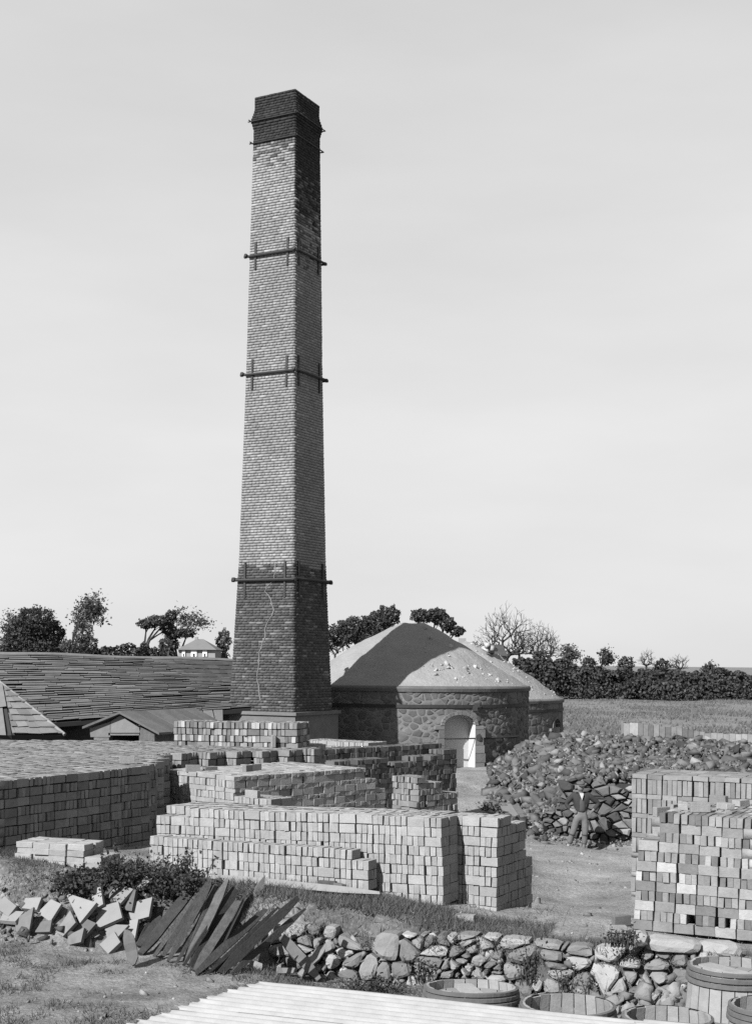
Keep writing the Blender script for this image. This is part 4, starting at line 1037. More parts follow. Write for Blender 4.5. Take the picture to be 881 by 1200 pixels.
# ------------------------------------------------------------------ heap of stone
def heap():
    rng = np.random.default_rng(91)
    root = thing('stone_heap', 'great heap of dark broken stone beside the kiln with a rough-built face', 'stone heap')
    # crest points (px, py, d) give the height field by blending
    ctl = [P(*q) for q in [(580, 885, 39), (600, 868, 41.5), (640, 872, 43), (680, 866, 41), (720, 869, 40.5), (770, 872, 40), (830, 876, 39), (880, 880, 38), (940, 886, 37),
           (620, 905, 37.5), (660, 900, 37.5), (700, 893, 37.5), (760, 896, 37), (830, 900, 36.5), (900, 906, 36), (640, 912, 34.9), (700, 908, 34.8), (760, 912, 34.6), (860, 916, 34.2),
           (590, 930, 36.2), (605, 955, 35), (620, 975, 33.6), (635, 935, 34.9), (585, 905, 38)]]
    ctl += [Vector((6, 46, -.2)), Vector((12, 46, -.3)), Vector((3.4, 41, .1)), Vector((16, 44, -.4))]
    fx = np.array([p.x for p in ctl])
    def hh(x, y):
        u = CX+F*x/y; k = np.clip((u-573-np.clip(40-y, 0, 7)*8.5)/60, 0, 1); k = k*k*(3-2*k); g = ground_h(x, y, False)
        return g+np.maximum(idw(x, y, ctl, .25)-g, 0)*k
    # face line of the built wall
    fa = P(634, 992, 34.3); fb = P(905, 1000, 33.4)
    fd = Vector((fb.x-fa.x, fb.y-fa.y, 0)).normalized(); fn = Vector((fd.y, -fd.x, 0))      # fn points to the camera
    def field(n):
        x = rng.uniform(3.0, 12.5, n); y = rng.uniform(33.2, 45, n)
        s = (x-fa.x)*fn.x+(y-fa.y)*fn.y
        ok = (s < -.25) | (x < fa.x)
        u = CX+F*x/y; ok &= (u > 575) & ~((x < fa.x) & (s > 1.2+(x-fa.x)*.6)) & ((x-K1C[0])**2+(y-K1C[1])**2 > (K1R+.15)**2) & ((x-k2c.x)**2+(y-55)**2 > 4.2**2)
        return x[ok], y[ok]
    gx_, gy_ = np.meshgrid(np.linspace(2.6, 13, 70), np.linspace(33, 46, 80)); gzz = hh(gx_, gy_)-.12
    s = (gx_-fa.x)*fn.x+(gy_-fa.y)*fn.y
    gr = ground_h(gx_, gy_, False)
    low = (s > -.3) & (gx_ > fa.x-.2)
    gzz = np.where(low, gr-.4, gzz)
    pathd = CX+F*gx_/gy_
    gzz = np.where(pathd < 577, gr-.5, gzz)
    ii_ = np.arange(70*80).reshape(80, 70); Qh = np.stack([ii_[:-1, :-1], ii_[:-1, 1:], ii_[1:, 1:], ii_[1:, :-1]], -1).reshape(-1, 4)
    obj('heap_core', mesh_np('heap_core', np.stack([gx_, gy_, gzz], -1).reshape(-1, 3), Qh, True), M['heap_core'], root)
    x, y = field(34000); z = hh(x, y)+rng.uniform(-.08, .1, len(x))
    sz = np.clip(rng.lognormal(math.log(.112), .48, len(x)), .05, .45)
    # those that show largest become stones of their own
    score = sz/y; score[CX+F*x/y > 876] = 0
    vis = np.array([not (739 < CX+F*a/b and HY-(c-CZ)/b*F > 912) for a, b, c in zip(x, y, z)]); score[~vis] = 0; score[y > 41] = 0
    top = np.argsort(-score)[:210]; ms = rub_meshes('heap')
    for k in top: obj('stone', ms[int(rng.integers(0, 12))], None, root, (x[k], y[k], z[k]+sz[k]*.12), (rng.uniform(-.6, .6), rng.uniform(-.6, .6), rng.uniform(0, 6.28)), (sz[k]*1.1,)*3)
    rest = np.ones(len(x), bool); rest[top] = False; idx = np.where(rest)[0]
    scatter('stones', np.stack([x, y, z], -1)[idx], sz[idx], 'heap', root, rng)
    # rough-built face: fitted stones behind the man
    L = (fb-fa).length; f0 = Vector((fa.x, fa.y, 0)); zb0 = min(fa.z, fb.z)-.15
    def fm(u, v, w_): return f0+fd*u+fn*(w_-.16*v)+Vector((0, 0, zb0+v))
    hgt = lambda u: 1.75+.12*math.sin(u*2.1)
    wl = []
    for poly in voronoi(L, 1.95, .185, rng, 1.6, 0):
        c = np.mean(poly, axis=0)
        if c[1] > hgt(c[0])-.0: continue
        if c[0] < .6 and c[1] > .7+c[0]*1.7: continue
        wl.append((c[0], stone_mesh(poly, .012+abs(rng.normal(0, .012)), lambda a, b, c, q=rng.normal(0, .05): fm(a, b, c+q), .07, rng, .3, 0)))
    wl.sort(key=lambda q: q[0])
    for i, (c, (V, Fc)) in enumerate(wl[:90]): obj('face_stone', mesh_py('face_stone', V, Fc), M['heap'], root)
    mb = MB()
    for c, (V, Fc) in wl[90:]: mb.add(V, Fc)
    if wl[90:]: o = mb.build('face_stones', M['heap'], root); o['kind'] = 'stuff'
    mb = MB(); Vb = [fm(0, -.3, -.12), fm(L, -.3, -.12), fm(L, 1.85, -.12), fm(.55, 1.7, -.12), fm(0, .5, -.12)]; Vb2 = [v+Vector((0, .8, 0)) for v in Vb]
    mb.add(Vb+Vb2, [(0, 1, 2, 3, 4), (9, 8, 7, 6, 5), (2, 7, 8, 3), (3, 8, 9, 4)]).build('face_backing', M['earth'], root)
    # fallen stones at the foot
    C = []; szs = []
    for _ in range(240):
        u = rng.uniform(-.6, L*.6); o_ = abs(rng.normal(0, .25)); p = f0+fd*u+fn*o_; C.append((p.x, p.y, gz(p.x, p.y)+.02)); szs.append(rng.uniform(.04, .16))
    scatter('fallen_stones', C, szs, 'heap', root, rng)
heap()
# ------------------------------------------------------------------ retaining wall
def retaining():
    rng = np.random.default_rng(95)
    root = thing('retaining_wall', 'low retaining wall of rough field stones below the brick stacks', 'wall')
    L = math.hypot(wB.x-wA.x, wB.y-wA.y)+1.0; d3 = Vector((wdir.x, wdir.y, 0)); n3 = Vector((-wn.x, -wn.y, 0)); o3 = Vector((wA.x, wA.y, 0))-d3*.25
    def fm(u, v, w_): return o3+d3*u+n3*(w_+.05-.2*v)+Vector((0, 0, -.62+v+.02*math.sin(u*3)))
    pale = {}
    for poly in voronoi(L, .86, .18, rng, 1.35, 0):
        c = np.mean(poly, axis=0)
        if rng.random() < .03: continue
        V, Fc = stone_mesh(poly, .012+abs(rng.normal(0, .012)), fm, .055, rng, .2)
        px = CX+F*V[0].x/V[0].y
        obj('stone', mesh_py('stone', V, Fc), M['wall_stone'] if rng.random() < .93 or px < 600 else M['pale_stone'], root)
    V = [fm(0, -.3, -.1), fm(L, -.3, -.1), fm(L, .74, -.08), fm(0, .74, -.08)]; V += [v+Vector((0, .5, 0)) for v in V]
    MB().add(V, [(0, 1, 2, 3), (7, 6, 5, 4), (3, 2, 6, 7)]).build('earth_backing', M['earth'], root)
    C = []; szs = []
    for _ in range(420):
        C.append(fm(rng.uniform(0, L), rng.uniform(.0, .8), rng.uniform(-.07, .0))[:]); szs.append(rng.uniform(.05, .16))
    scatter('packing_stones', C, szs, 'wall_stone', root, rng)
    # tufts of grass rooted in the joints and along the top
    n = 5200; u = rng.uniform(0, L, n); vv = np.where(rng.random(n) < .6, rng.uniform(.66, .84, n), rng.uniform(.0, .8, n)); keep = vnoise(u*3.1, vv*4, 9) > np.where(vv > .64, .36, .6); u = u[keep]; vv = vv[keep]; Vg = []
    for a, b in zip(u, vv):
        q = fm(a, b, rng.uniform(-.02, .06)); hgt = rng.uniform(.03, .1); dx = Vector((rng.normal(0, .6), rng.normal(-.3, .5), rng.uniform(-.5, 1))).normalized()*hgt
        Vg += [q+Vector((-.005, 0, 0)), q+Vector((.005, 0, 0)), q+dx]
    o = obj('wall_grass', mesh_np('wall_grass', [v_[:] for v_ in Vg], np.arange(len(Vg)).reshape(-1, 3)), M['grass'], root); o['kind'] = 'stuff'
    # long pale capstones near the right end
    for (px, py, wd, hh_) in ((788, 1107, .62, .16), (842, 1112, .5, .15), (749, 1100, .2, .16)):
        p = P(px, py, 14.75); bm = bmesh.new(); bmesh.ops.create_icosphere(bm, subdivisions=2, radius=.5)
        for v in bm.verts:
            q = v.co*2; q = Vector([math.copysign(abs(t)**.6, t) for t in q]); v.co = Vector((q.x*wd/2, q.y*.16, q.z*hh_/2))+Vector(rng.normal(0, .009, 3))
        me = bpy.data.meshes.new('capstone'); bm.to_mesh(me); bm.free(); obj('capstone', me, M['pale_stone'], root, p, (0, .03, math.atan2(wdir.y, wdir.x)))
    # low outcrops of pale rubble at the foot
    C = []; szs = []
    for _ in range(160):
        u = rng.uniform(.5, L); p = fm(u, rng.uniform(-.1, .1), abs(rng.normal(.1, .12))); C.append(p[:]); szs.append(rng.uniform(.03, .12))
    for _ in range(60):
        p = P(rng.uniform(700, 800), rng.uniform(1162, 1188), 13.9); C.append(p[:]); szs.append(rng.uniform(.06, .25))
    scatter('foot_rubble', C, szs, 'wall_stone', root, rng)
retaining()
# ------------------------------------------------------------------ corrugated roof in the foreground
def corrugated():
    rng = np.random.default_rng(97)
    root = thing('corrugated_roof', 'whitewashed corrugated iron roof across the bottom foreground', 'roof')
    fl_ = P(303, 1154, 8.2); zr = fl_.z; fr = PZ(882, 1213, zr); e1 = (fr-fl_).normalized(); e2 = (PZ(165, 1197, zr)-fl_).normalized()
    pitch = .088; amp = .013; n = int(2.6/pitch)
    def sheet(u0, u1, k0, k1, lift, name, edge=True):
        V = []; Fc = []; per = 8; m = (k1-k0)*per+1
        us = np.linspace(u0, u1, 24)
        for i, u in enumerate(us):
            for k in range(m):
                t = (k0*per+k)/per*pitch
                jit = (rng.normal(0, .012) if (i == 0 and edge) else 0)
                z = amp*math.cos(2*PI*(k0*per+k)/per)+lift+.004*math.sin(u*2.3+k*.05)
                V.append(fl_+e1*(u+jit)+e2*t+Vector((0, 0, z-.05*t*0)))
        for i in range(len(us)-1):
            for k in range(m-1): Fc.append((i*m+k, i*m+k+1, (i+1)*m+k+1, (i+1)*m+k))
        nV = len(V); V += [v-Vector((0, 0, .003)) for v in V]; Fc += [tuple(nV+q for q in f)[::-1] for f in Fc]
        for k in range(m-1): Fc.append((k+1, k, nV+k, nV+k+1))
        for i in range(len(us)-1): Fc.append((i*m, (i+1)*m, nV+(i+1)*m, nV+i*m))
        obj(name, mesh_py(name, V, Fc, True), M['white_roof'], root)
    sheet(0, 2.45, 0, 9, .006, 'iron_sheet'); sheet(.02, 2.42, 8, 18, 0, 'iron_sheet'); sheet(.0, 2.45, 17, 30, -.006, 'iron_sheet')
    sheet(2.3, 5.2, 0, 9, .016, 'iron_sheet'); sheet(2.28, 5.2, 8, 18, .010, 'iron_sheet'); sheet(2.3, 5.2, 17, 30, .004, 'iron_sheet')
    # shed walls carrying it
    a = fl_+e1*.12+e2*.12-Vector((0, 0, .05)); b = fl_+e1*5.1+e2*.12-Vector((0, 0, .05)); c = fl_+e1*.12+e2*2.5-Vector((0, 0, .05))
    wall_between(a, b, -.3, 'timber_grey', 'rear_wall', root, .06); wall_between(c, a, -.3, 'timber_grey', 'side_wall', root, .06)
corrugated()
# ------------------------------------------------------------------ barrels
def barrel(label, px, py, d, dia, hgt, seed, tilt=(0, 0), lid=None):
    rng = np.random.default_rng(seed); p = P(px, py, d); R = dia/2
    root = thing('barrel', label, 'barrel', (p.x, p.y, p.z-hgt), (tilt[0], tilt[1], rng.uniform(0, 6)), 'wooden barrels behind the corrugated roof')
    n = 22
    def rad(t): return R*(1+.13*math.sin(PI*t))
    for k in range(n):
        a0 = 2*PI*k/n+.012; a1 = 2*PI*(k+1)/n-.012; V = []; m = 7; dz = rng.normal(0, .004)
        for i in range(m):
            t = i/(m-1); z = t*(hgt+dz)
            for r in (rad(t), rad(t)-.018):
                for an in (a0, a1): V.append((r*math.cos(an), r*math.sin(an), z))
        Fc = []
        for i in range(m-1):
            o = i*4; Fc += [(o, o+1, o+5, o+4), (o+3, o+2, o+6, o+7), (o+2, o, o+4, o+6), (o+1, o+3, o+7, o+5)]
        Fc += [(0, 2, 3, 1), (m*4-4, m*4-3, m*4-1, m*4-2)]
        obj('stave', mesh_py('stave', V, Fc), M['stave'], root)
    for t, q in ((.985, .018), (.945, .02), (.905, .02), (.66, .018), (.62, .018), (.35, .018), (.05, .02)):
        r = rad(t); MB().lathe([(r+.002, t*hgt-q*.9), (r+q, t*hgt-q*.6), (r+q, t*hgt+q*.6), (r-.001, t*hgt+q*.9)], 40).build('hoop', M['hoop'], root)
    zb = hgt*(.93 if lid else .12); r = rad(zb/hgt)-.02
    if lid:
        nb_ = 5
        for k in range(nb_):
            x0 = -r+2*r*k/nb_; x1 = x0+2*r/nb_-.006; poly = []
            for x in np.linspace(x0, x1, 4): poly.append((x, -math.sqrt(max(0, r*r-x*x))))
            for x in np.linspace(x1, x0, 4): poly.append((x, math.sqrt(max(0, r*r-x*x))))
            MB().prism(poly, zb-.02, zb+rng.uniform(0, .004), lambda u, v, w_: Vector((u, v, w_))).build('head_board', M['slab'], root)
        MB().box((0, 0, zb+.02), (.13, r*1.9, .03), Matrix.Rotation(lid, 3, 'Z')).build('head_batten', M['stave'], root)
    else:
        MB().lathe([(0, zb), (r, zb)], 30).build('bottom', M['stave'], root)
    return root
barrel('barrel with a battened pale head, leftmost of the barrels', 552, 1158, 9.9, .655, .95, 1, tilt=(.07, 0), lid=.2)
barrel('open empty barrel, second from the left', 665, 1177, 9.7, .64, .95, 2)
barrel('barrel rim just showing over the roof left of the tall barrel', 782, 1191, 9.6, .6, .95, 3)
barrel('tall stave barrel at the right edge with its side in view', 858, 1131, 10.2, .62, 1.1, 4, lid=1.2)
barrel('barrel cut off by the right edge in front of the tall barrel', 902, 1178, 9.0, .5, .9, 5)
# ------------------------------------------------------------------ leaning planks
def plank(label, name, a, b, wid, th, mt, cat, group, twist=0, point=False, rng=None):
    a = Vector(a); b = Vector(b); L = (b-a).length; d = (b-a).normalized()
    side = d.cross(Vector((0, -1, .35))).normalized(); side = (Matrix.Rotation(twist, 3, d) @ side); nn = d.cross(side).normalized(); V = []; m = 6
    for i in range(m):
        t = i/(m-1); w_ = wid*(1+rng.normal(0, .05)); 
        if point and i == 0: w_ *= .25
        if i == m-1: w_ *= rng.uniform(.25, .7)
        if i == 0 and not point: w_ *= rng.uniform(.35, .8)
        p = a+d*(L*t)+nn*(.012*math.sin(t*PI)*rng.choice([-1, 1])); sk = rng.normal(0, .01)
        for s_, q in ((-1, -1), (1, -1), (1, 1), (-1, 1)): V.append(p+side*(s_*w_/2)+nn*(q*th/2)+d*(sk*s_ if i in (0, m-1) else 0))
    Fc = [(0, 1, 2, 3)[::-1], tuple(range(m*4-4, m*4))]+[(i*4+k, i*4+(k+1) % 4, (i+1)*4+(k+1) % 4, (i+1)*4+k) for i in range(m-1) for k in range(4)]
    mn = min(v.z for v in V); base = Vector((a.x, a.y, mn))
    o = obj(name, mesh_py(name, [v-base for v in V], Fc), M[mt], None, base); return tag(o, label, cat, group)
def planks():
    rng = np.random.default_rng(99)
    z = lambda x, y: (130+x/3.524, 1010+y/3.524)
    data = [((235, 120), (112, 355), .13), ((375, 65), (122, 390), .16), ((405, 75), (212, 402), .1), ((412, 90), (235, 420), .1), ((432, 95), (303, 425), .08), ((482, 75), (312, 430), .15),
            ((518, 120), (330, 440), .13), ((524, 165), (345, 460), .14), ((562, 120), (445, 370), .09), ((634, 65), (535, 265), .11), ((578, 140), (452, 362), .08), ((637, 200), (352, 470), .13), ((612, 255), (430, 462), .05), ((772, 150), (450, 468), .15), ((802, 195), (497, 472), .1)]
    data += [((390, 85), (180, 398), .07), ((450, 110), (270, 428), .06), ((505, 105), (300, 436), .06), ((545, 150), (385, 462), .07), ((690, 190), (400, 470), .06)]
    data.sort(key=lambda q: q[1][0])
    for i, (u, l, wd) in enumerate(data):
        up = P(*z(*u), 16.15+rng.normal(0, .05)); pl = z(*l); lo = hit_ground(*pl)+Vector((0, 0, .02)); up = P(*z(*u), lo.y+.8+rng.normal(0, .2))
        last = i == len(data)-1
        plank(('pale-edged pole-like plank, rightmost of the leaning row' if last else '%s dark plank from the left in the row leaning on the bank' % ordinal(i).capitalize().lower()), 'leaning_plank', lo, up, wd*.72, rng.uniform(.025, .055), 'timber_grey' if last else 'plank_dark', 'plank', 'dark planks leaning in a row on the bank', rng.uniform(-.6, .6), False, rng)
    e_ = lambda q: z(*q)
    def one(lb, a, b, wd, da, db, mt='timber_grey', tw=0, pt=False):
        lo = hit_ground(*e_(a))+Vector((0, 0, .03)); plank(lb, 'loose_plank', lo, P(*e_(b), lo.y+(db-da)), wd, .035, mt, 'plank', 'loose planks by the bank', tw, pt, rng)
    one('short pointed plank standing at the left end of the leaning row', (95, 440), (68, 285), .12, 14.9, 15.1, pt=True)
    one('short narrow plank beside the pointed one at the left of the row', (115, 362), (205, 228), .09, 15.0, 15.3, 'plank_dark')
    one('plank sloping down to the right against the stone wall, under its crossed mate', (860, 500), (705, 310), .12, 15.0, 15.35, 'timber_grey', .3)
    one('plank crossing over another at the left end of the stone wall', (780, 485), (884, 345), .1, 14.9, 15.2, 'timber_grey', -.3)
    one('split plank lying on the ground right of the leaning row', (575, 432), (690, 470), .09, 15.1, 14.95)
    one('curved pale offcut lying before the stone wall', (665, 462), (768, 450), .06, 15.0, 15.0, 'timber_pale')
    # long pale timber below the half-height brick row
    a = P(240, 1027.5, 17.55); b = P(446, 1047.5, 16.55)
    plank('long pale timber lying below the half-height brick row', 'bearer_timber', a, b, .085, .06, 'timber_pale', 'timber', None, 0, False, rng)
planks()
# ------------------------------------------------------------------ broken slabs
def slabs():
    rng = np.random.default_rng(103); z = lambda x, y: (x/3.83, 1000+y/3.83)
    # x, y, width px, height px (zoomed), yaw, pitch towards viewer, pale?
    data = [(30, 245, 95, 45, -.2, 1.0, 1), (48, 285, 90, 35, .1, .6, 1), (150, 235, 85, 45, .1, .9, 1), (110, 315, 85, 85, .5, 1.35, 0), (222, 262, 85, 80, -.3, 1.2, 1), (205, 335, 60, 50, .2, 1.0, 0), (300, 330, 70, 75, -.5, 1.2, 0), (360, 235, 160, 70, -.45, 1.15, 1),
            (345, 380, 70, 60, .3, 1.3, 0), (375, 330, 80, 55, -.2, 1.0, 0), (440, 205, 60, 80, .5, 1.3, 1), (487, 278, 105, 80, .55, 1.05, 1), (520, 350, 85, 75, -.5, 1.0, 1), (500, 405, 60, 55, -.7, 1.1, 1), (535, 185, 85, 55, -.3, .8, 1), (585, 210, 50, 80, .3, 1.2, 0), (618, 135, 100, 55, .15, .7, 1), (630, 265, 95, 80, .35, 1.15, 1), (598, 345, 45, 70, .1, 1.3, 1)]
    data.sort(key=lambda q: q[0])
    for i, (x, y, w_, h_, yaw, pit, pale) in enumerate(data):
        px, py = z(x, y); hg = hit_ground(px, py+h_*.06); d = hg.y-.05; c = P(px, py, d); k = d/F/3.83
        n = 4 if rng.random() < .75 else 3; poly = []
        for q in range(n):
            an = 2*PI*(q+.5)/n+rng.normal(0, .16); r = rng.uniform(.75, 1.15)*1.1; poly.append((w_*k*.78*r*math.cos(an), h_*k*.78*r*math.sin(an)/max(.35, math.sin(pit))))
        th = rng.uniform(.03, .06); Mx = Matrix.Rotation(-.5, 3, 'Z') @ Matrix.Rotation(pit*.85, 3, 'X') @ Matrix.Rotation(yaw, 3, 'Z')
        mb = MB(); mb.prism(poly, -th/2, th/2, lambda u, v, ww: Mx @ Vector((u, v, ww)))
        lb = '%s %s from the left in the tumbled heap of broken slabs' % (ordinal(sum(1 for q in data[:i] if q[6] == pale)), 'pale slab' if pale else 'grey slab')
        o = mb.build('broken_slab', M['slab'] if pale else M['timber_grey'], None, loc=c); tag(o, lb, 'slab', 'broken slabs tumbled at the bank')
    C = []; szs = []
    for _ in range(160):
        px, py = z(rng.uniform(-40, 700), rng.uniform(170, 420)); q = hit_ground(px, py)
        C.append((q.x, q.y, q.z+rng.uniform(-.02, .07))); szs.append(min(.16, rng.lognormal(math.log(.06), .5)))
    o = scatter('rubble', C, szs, 'heap', None, rng); tag(o, 'dark rubble under the tumbled broken slabs', 'rubble', kind='stuff')
    for i, (a, b, wd, lb) in enumerate([((545, 105), (470, 190), .05, 'thin dark lath sticking up among the broken slabs'), ((480, 115), (410, 180), .09, 'broad dark offcut behind the broken slabs'), ((420, 150), (340, 195), .04, 'thin dark lath lying left behind the broken slabs'), ((345, 150), (285, 175), .05, 'short dark offcut, leftmost behind the broken slabs')]):
        plank(lb, 'offcut', P(*z(*b), 15.9), P(*z(*a), 16.05), wd, .03, 'plank_dark', 'offcut', 'dark offcuts behind the slabs', rng.uniform(-.5, .5), False, rng)
slabs()

# ------------------------------------------------------------------ loose bricks
BRK = {}
def drop(x, y): 
    h = BV.ray_cast(Vector((x, y, 12)), Vector((0, 0, -1))); g = gz(x, y)
    return max(g, h[0].z+.03) if h[0] is not None else g
def loose(label, px, py, d, ori='F', yaw=0.0, mt='brick', z=None, group='loose bricks left on stacks'):
    p = P(px, py, d); hz = {'F': BT/2, 'X': BH/2, 'E': BL/2}[ori]; zz = (drop(p.x, p.y) if z is None else z)
    key = (mt, ori)
    if key not in BRK:
        me = variants(mt)[2].copy(); me.transform(ORI[ori].to_4x4()); BRK[key] = me
    o = obj('loose_brick', BRK[key], None, None, (p.x, p.y, zz+hz+.002), (0, 0, yaw)); return tag(o, label, 'brick', group)
loose('dark brick lying on the half-height row, left of a pair', 384, 990, 17.13, 'X', -.3, 'brick_dark'); loose('dark brick lying on the half-height row, right of a pair', 397, 991, 17.05, 'X', -.9, 'brick_dark')
loose('lone brick lying flat at the front edge of the platform', 149, 893, 21.2, 'X', .2, 'brick')
loose('dark brick on the left of the square stack top', 226, 905, 22.4, 'X', .3, 'brick_old'); loose('flat brick near the middle of the square stack top', 246, 905, 22.6, 'F', .6, 'brick_old')
loose('small brick toward the right of the square stack top', 290, 905, 22.5, 'X', 1.2, 'brick_old'); loose('brick right beside another on the square stack top', 299, 905, 22.7, 'X', .9, 'brick')
loose('brick standing on end before the low stack by the chimney', 320, 879, 25.5, 'E', .3, 'brick'); loose('pale brick at the corner of the platform above the square stack', 367, 884, 25.1, 'X', -.5, 'brick', None)
loose('pale upper brick heaped on the small distant stack', 407, 868, 34.3, 'X', -.4, 'brick'); loose('pale brick at the left on the small distant stack', 396, 869, 34.4, 'F', -.4, 'brick')
loose('left of two pale bricks on the small stack before the square stack', 296, 930, 19.95, 'X', -.6); loose('right of two pale bricks on the small stack before the square stack', 308, 930, 19.9, 'X', -1.1)
loose('dark brick on the ground at the left foot of the right-edge stack', 728, 1079, 16.3, 'X', .4, 'brick_dark', None, 'loose bricks on the ground'); loose('pale brick half sunk at the left foot of the right-edge stack', 722, 1097, 15.9, 'F', .1, 'brick', None, 'loose bricks on the ground')
loose('pale brick lying in the grass below the narrow stack', 545, 1073, 16.3, 'F', -.3, 'brick', None, 'loose bricks on the ground')
rngb = np.random.default_rng(55)
def ebr():
    pts = [(790, 938), (812, 930), (828, 945), (842, 938), (858, 931), (868, 941), (775, 946), (800, 952), (850, 950), (820, 958), (836, 926), (872, 925)]
    for i, (px, py) in enumerate(pts):
        d = 16.2+(956-py)*.045
        loose(['first', 'second', 'third', 'fourth', 'fifth', 'sixth', 'seventh', 'eighth', 'ninth', 'tenth', 'eleventh', 'rearmost'][i]+' of the loose bricks strewn over the right-edge stack top', px, py, d, 'F' if i % 3 else 'X', rngb.uniform(-1.5, 1.5), 'brick' if i % 3 else 'brick_old', None, 'loose bricks strewn on the right-edge stack')
ebr()
loose('brick standing upright on the front of the right-edge stack', 824, 953, 15.98, 'E', -.45, 'brick', None, 'loose bricks strewn on the right-edge stack')
# ------------------------------------------------------------------ boards of the barrow way, settling tank, pole, stump
def flat_board(label, name, a, b, wd, th, mt, cat, lift=.05):
    a = Vector(a); b = Vector(b); d = (b-a).normalized(); s_ = d.cross(Vector((0, 0, 1))).normalized()*wd/2; u = Vector((0, 0, th)); base = a.copy()
    V = [a-s_, a+s_, b+s_, b-s_]; V = [v-base for v in V]+[v+u-base for v in V]
    o = MB().add(V, [(3, 2, 1, 0), (4, 5, 6, 7), (0, 1, 5, 4), (1, 2, 6, 5), (2, 3, 7, 6), (3, 0, 4, 7)]).build(name, M[mt], None, loc=base+Vector((0, 0, lift))); return tag(o, label, cat)
def gp(px, py, d):
    p = P(px, py, d); return Vector((p.x, p.y, gz(p.x, p.y)))
flat_board('pale barrow board sloping from the kiln doorway, left of a pair', 'barrow_board', gp(603, 958, 34.6), gp(580, 922, 38.2), .32, .05, 'timber_pale', 'board', .06)
flat_board('grey barrow board sloping from the kiln doorway, right of a pair', 'barrow_board', gp(613, 957, 34.6), gp(586, 922, 38.3), .34, .05, 'timber_grey', 'board', .05)
def tank():
    rng = np.random.default_rng(61); root = thing('settling_tank', 'low pale boarded tank rim curving behind the stone heap', 'tank')
    line = [(732, 846, 45.2), (727.5, 846.3, 44.6), (728, 846.8, 44.1), (735, 847.3, 43.7), (748, 848, 43.4), (765, 850, 43.0), (790, 853, 42.6), (826, 858.5, 41.9)]
    pts = [P(*q) for q in line]
    def boards(pts, n, mt):
        seg = [0]
        for a, b in zip(pts, pts[1:]): seg.append(seg[-1]+(b-a).length)
        tot = seg[-1]
        def at(s):
            for i in range(len(pts)-1):
                if s <= seg[i+1]+1e-6: return pts[i].lerp(pts[i+1], (s-seg[i])/(seg[i+1]-seg[i]))
            return pts[-1]
        for k in range(n):
            a = at(tot*k/n); b = at(tot*(k+1)/n-.012); d = (b-a); d.z = 0; s_ = Vector((-d.y, d.x, 0)).normalized()*.04; dz = rng.normal(0, .012)
            V = [a-Vector((0, 0, 1.1)), b-Vector((0, 0, 1.1)), b+Vector((0, 0, dz)), a+Vector((0, 0, dz))]; V += [v+s_ for v in V]
            MB().add(V, [(0, 1, 2, 3), (7, 6, 5, 4), (0, 4, 5, 1), (1, 5, 6, 2), (2, 6, 7, 3), (3, 7, 4, 0)]).build('board', M[mt], root)
    boards(pts[:5], 6, 'stave'); boards(pts[4:], 12, 'timber_grey'); boards([P(826, 859.5, 41.5), P(850, 860, 41.4), P(905, 861.5, 41.2)], 11, 'stave')  # paler boards where sun strikes, darker between: the light is put into colour
tank()
o = MB().tube([P(810, 862, 48)-P(810, 862, 48), P(811, 822, 48)-P(810, 862, 48)], .025, 5).build('pole', M['timber_grey'], None, loc=P(810, 862, 48)); tag(o, 'thin upright pole behind the tank rim at the field edge', 'pole')
def stump():
    p = PZ(752, 839.5, -.45); mb = MB(); mb.lathe([(0, .3), (.12, .34), (.2, .3), (.17, .1), (.24, -.05)], 9); mb.lathe([(0, .22), (.1, .25), (.1, -.05)], 7, (.25, 0, 0))
    tag(mb.build('stump', M['bark'], None, loc=p), 'small dark stump alone in the field', 'stump')
stump()
# ------------------------------------------------------------------ plants
def weeds(name, label, C, n_leaf, size, spread, seed, mt='leaf_bush', stems=14, cat='plant', group=None, flat=.7):
    rng = np.random.default_rng(seed); root = thing(name, label, cat, C, (0, 0, 0), group); segs = []; L = []
    for k in range(stems):
        e_ = Vector((rng.normal(0, spread[0]*.5), rng.normal(0, spread[0]*.35), abs(rng.normal(spread[1]*.6, spread[1]*.3)))); b = Vector((e_.x*.35+rng.normal(0, spread[0]*.25), e_.y*.35, -.03)); m_ = b.lerp(e_, .5)+Vector((0, 0, .06))
        segs += [(b, m_, .008, .006), (m_, e_, .006, .003)]
        for _ in range(n_leaf//stems):
            t = rng.uniform(.15, 1.05); p = b.lerp(m_, t*2) if t < .5 else m_.lerp(e_, t*2-1); L.append((p+Vector(rng.normal(0, size*.9, 3)))[:])
    obj('stem', seg_mesh('stem', segs), M['bark'], root); obj('foliage', leaves_mesh('foliage', np.array(L), size, rng, .7), M[mt], root)
def gp2(px, py, d): p = P(px, py, d); return Vector((p.x, p.y, min(p.z, gz(p.x, p.y)+.3) if False else gz(p.x, p.y)))
weeds('bramble_bush', 'dark leafy bramble bush at the left end of the half-height brick row', gp2(203, 1040, 16.2), 3200, .042, (.46, .36), 1, stems=70, cat='bush')
weeds('bramble_bush', 'low trailing brambles right of the little flat brick pile', gp2(140, 1034, 16.2), 2400, .042, (.5, .32), 2, stems=60, cat='bush')
weeds('bramble_bush', 'sparse low brambles below the little flat brick pile', gp2(85, 1034, 16.0), 900, .045, (.4, .2), 3, stems=30, cat='bush')
weeds('weed', 'leafy weed growing against the stone wall above the second barrel', P(619, 1152, 14.35), 260, .035, (.14, .42), 4, stems=14)
weeds('weed', 'small weed at the wall foot right of the leafy weed', P(664, 1160, 14.3), 130, .03, (.13, .2), 5, stems=10)
weeds('weed', 'little weed at the foot of the wall near the right-hand rubble', P(691, 1163, 14.2), 90, .03, (.1, .16), 6, stems=8)
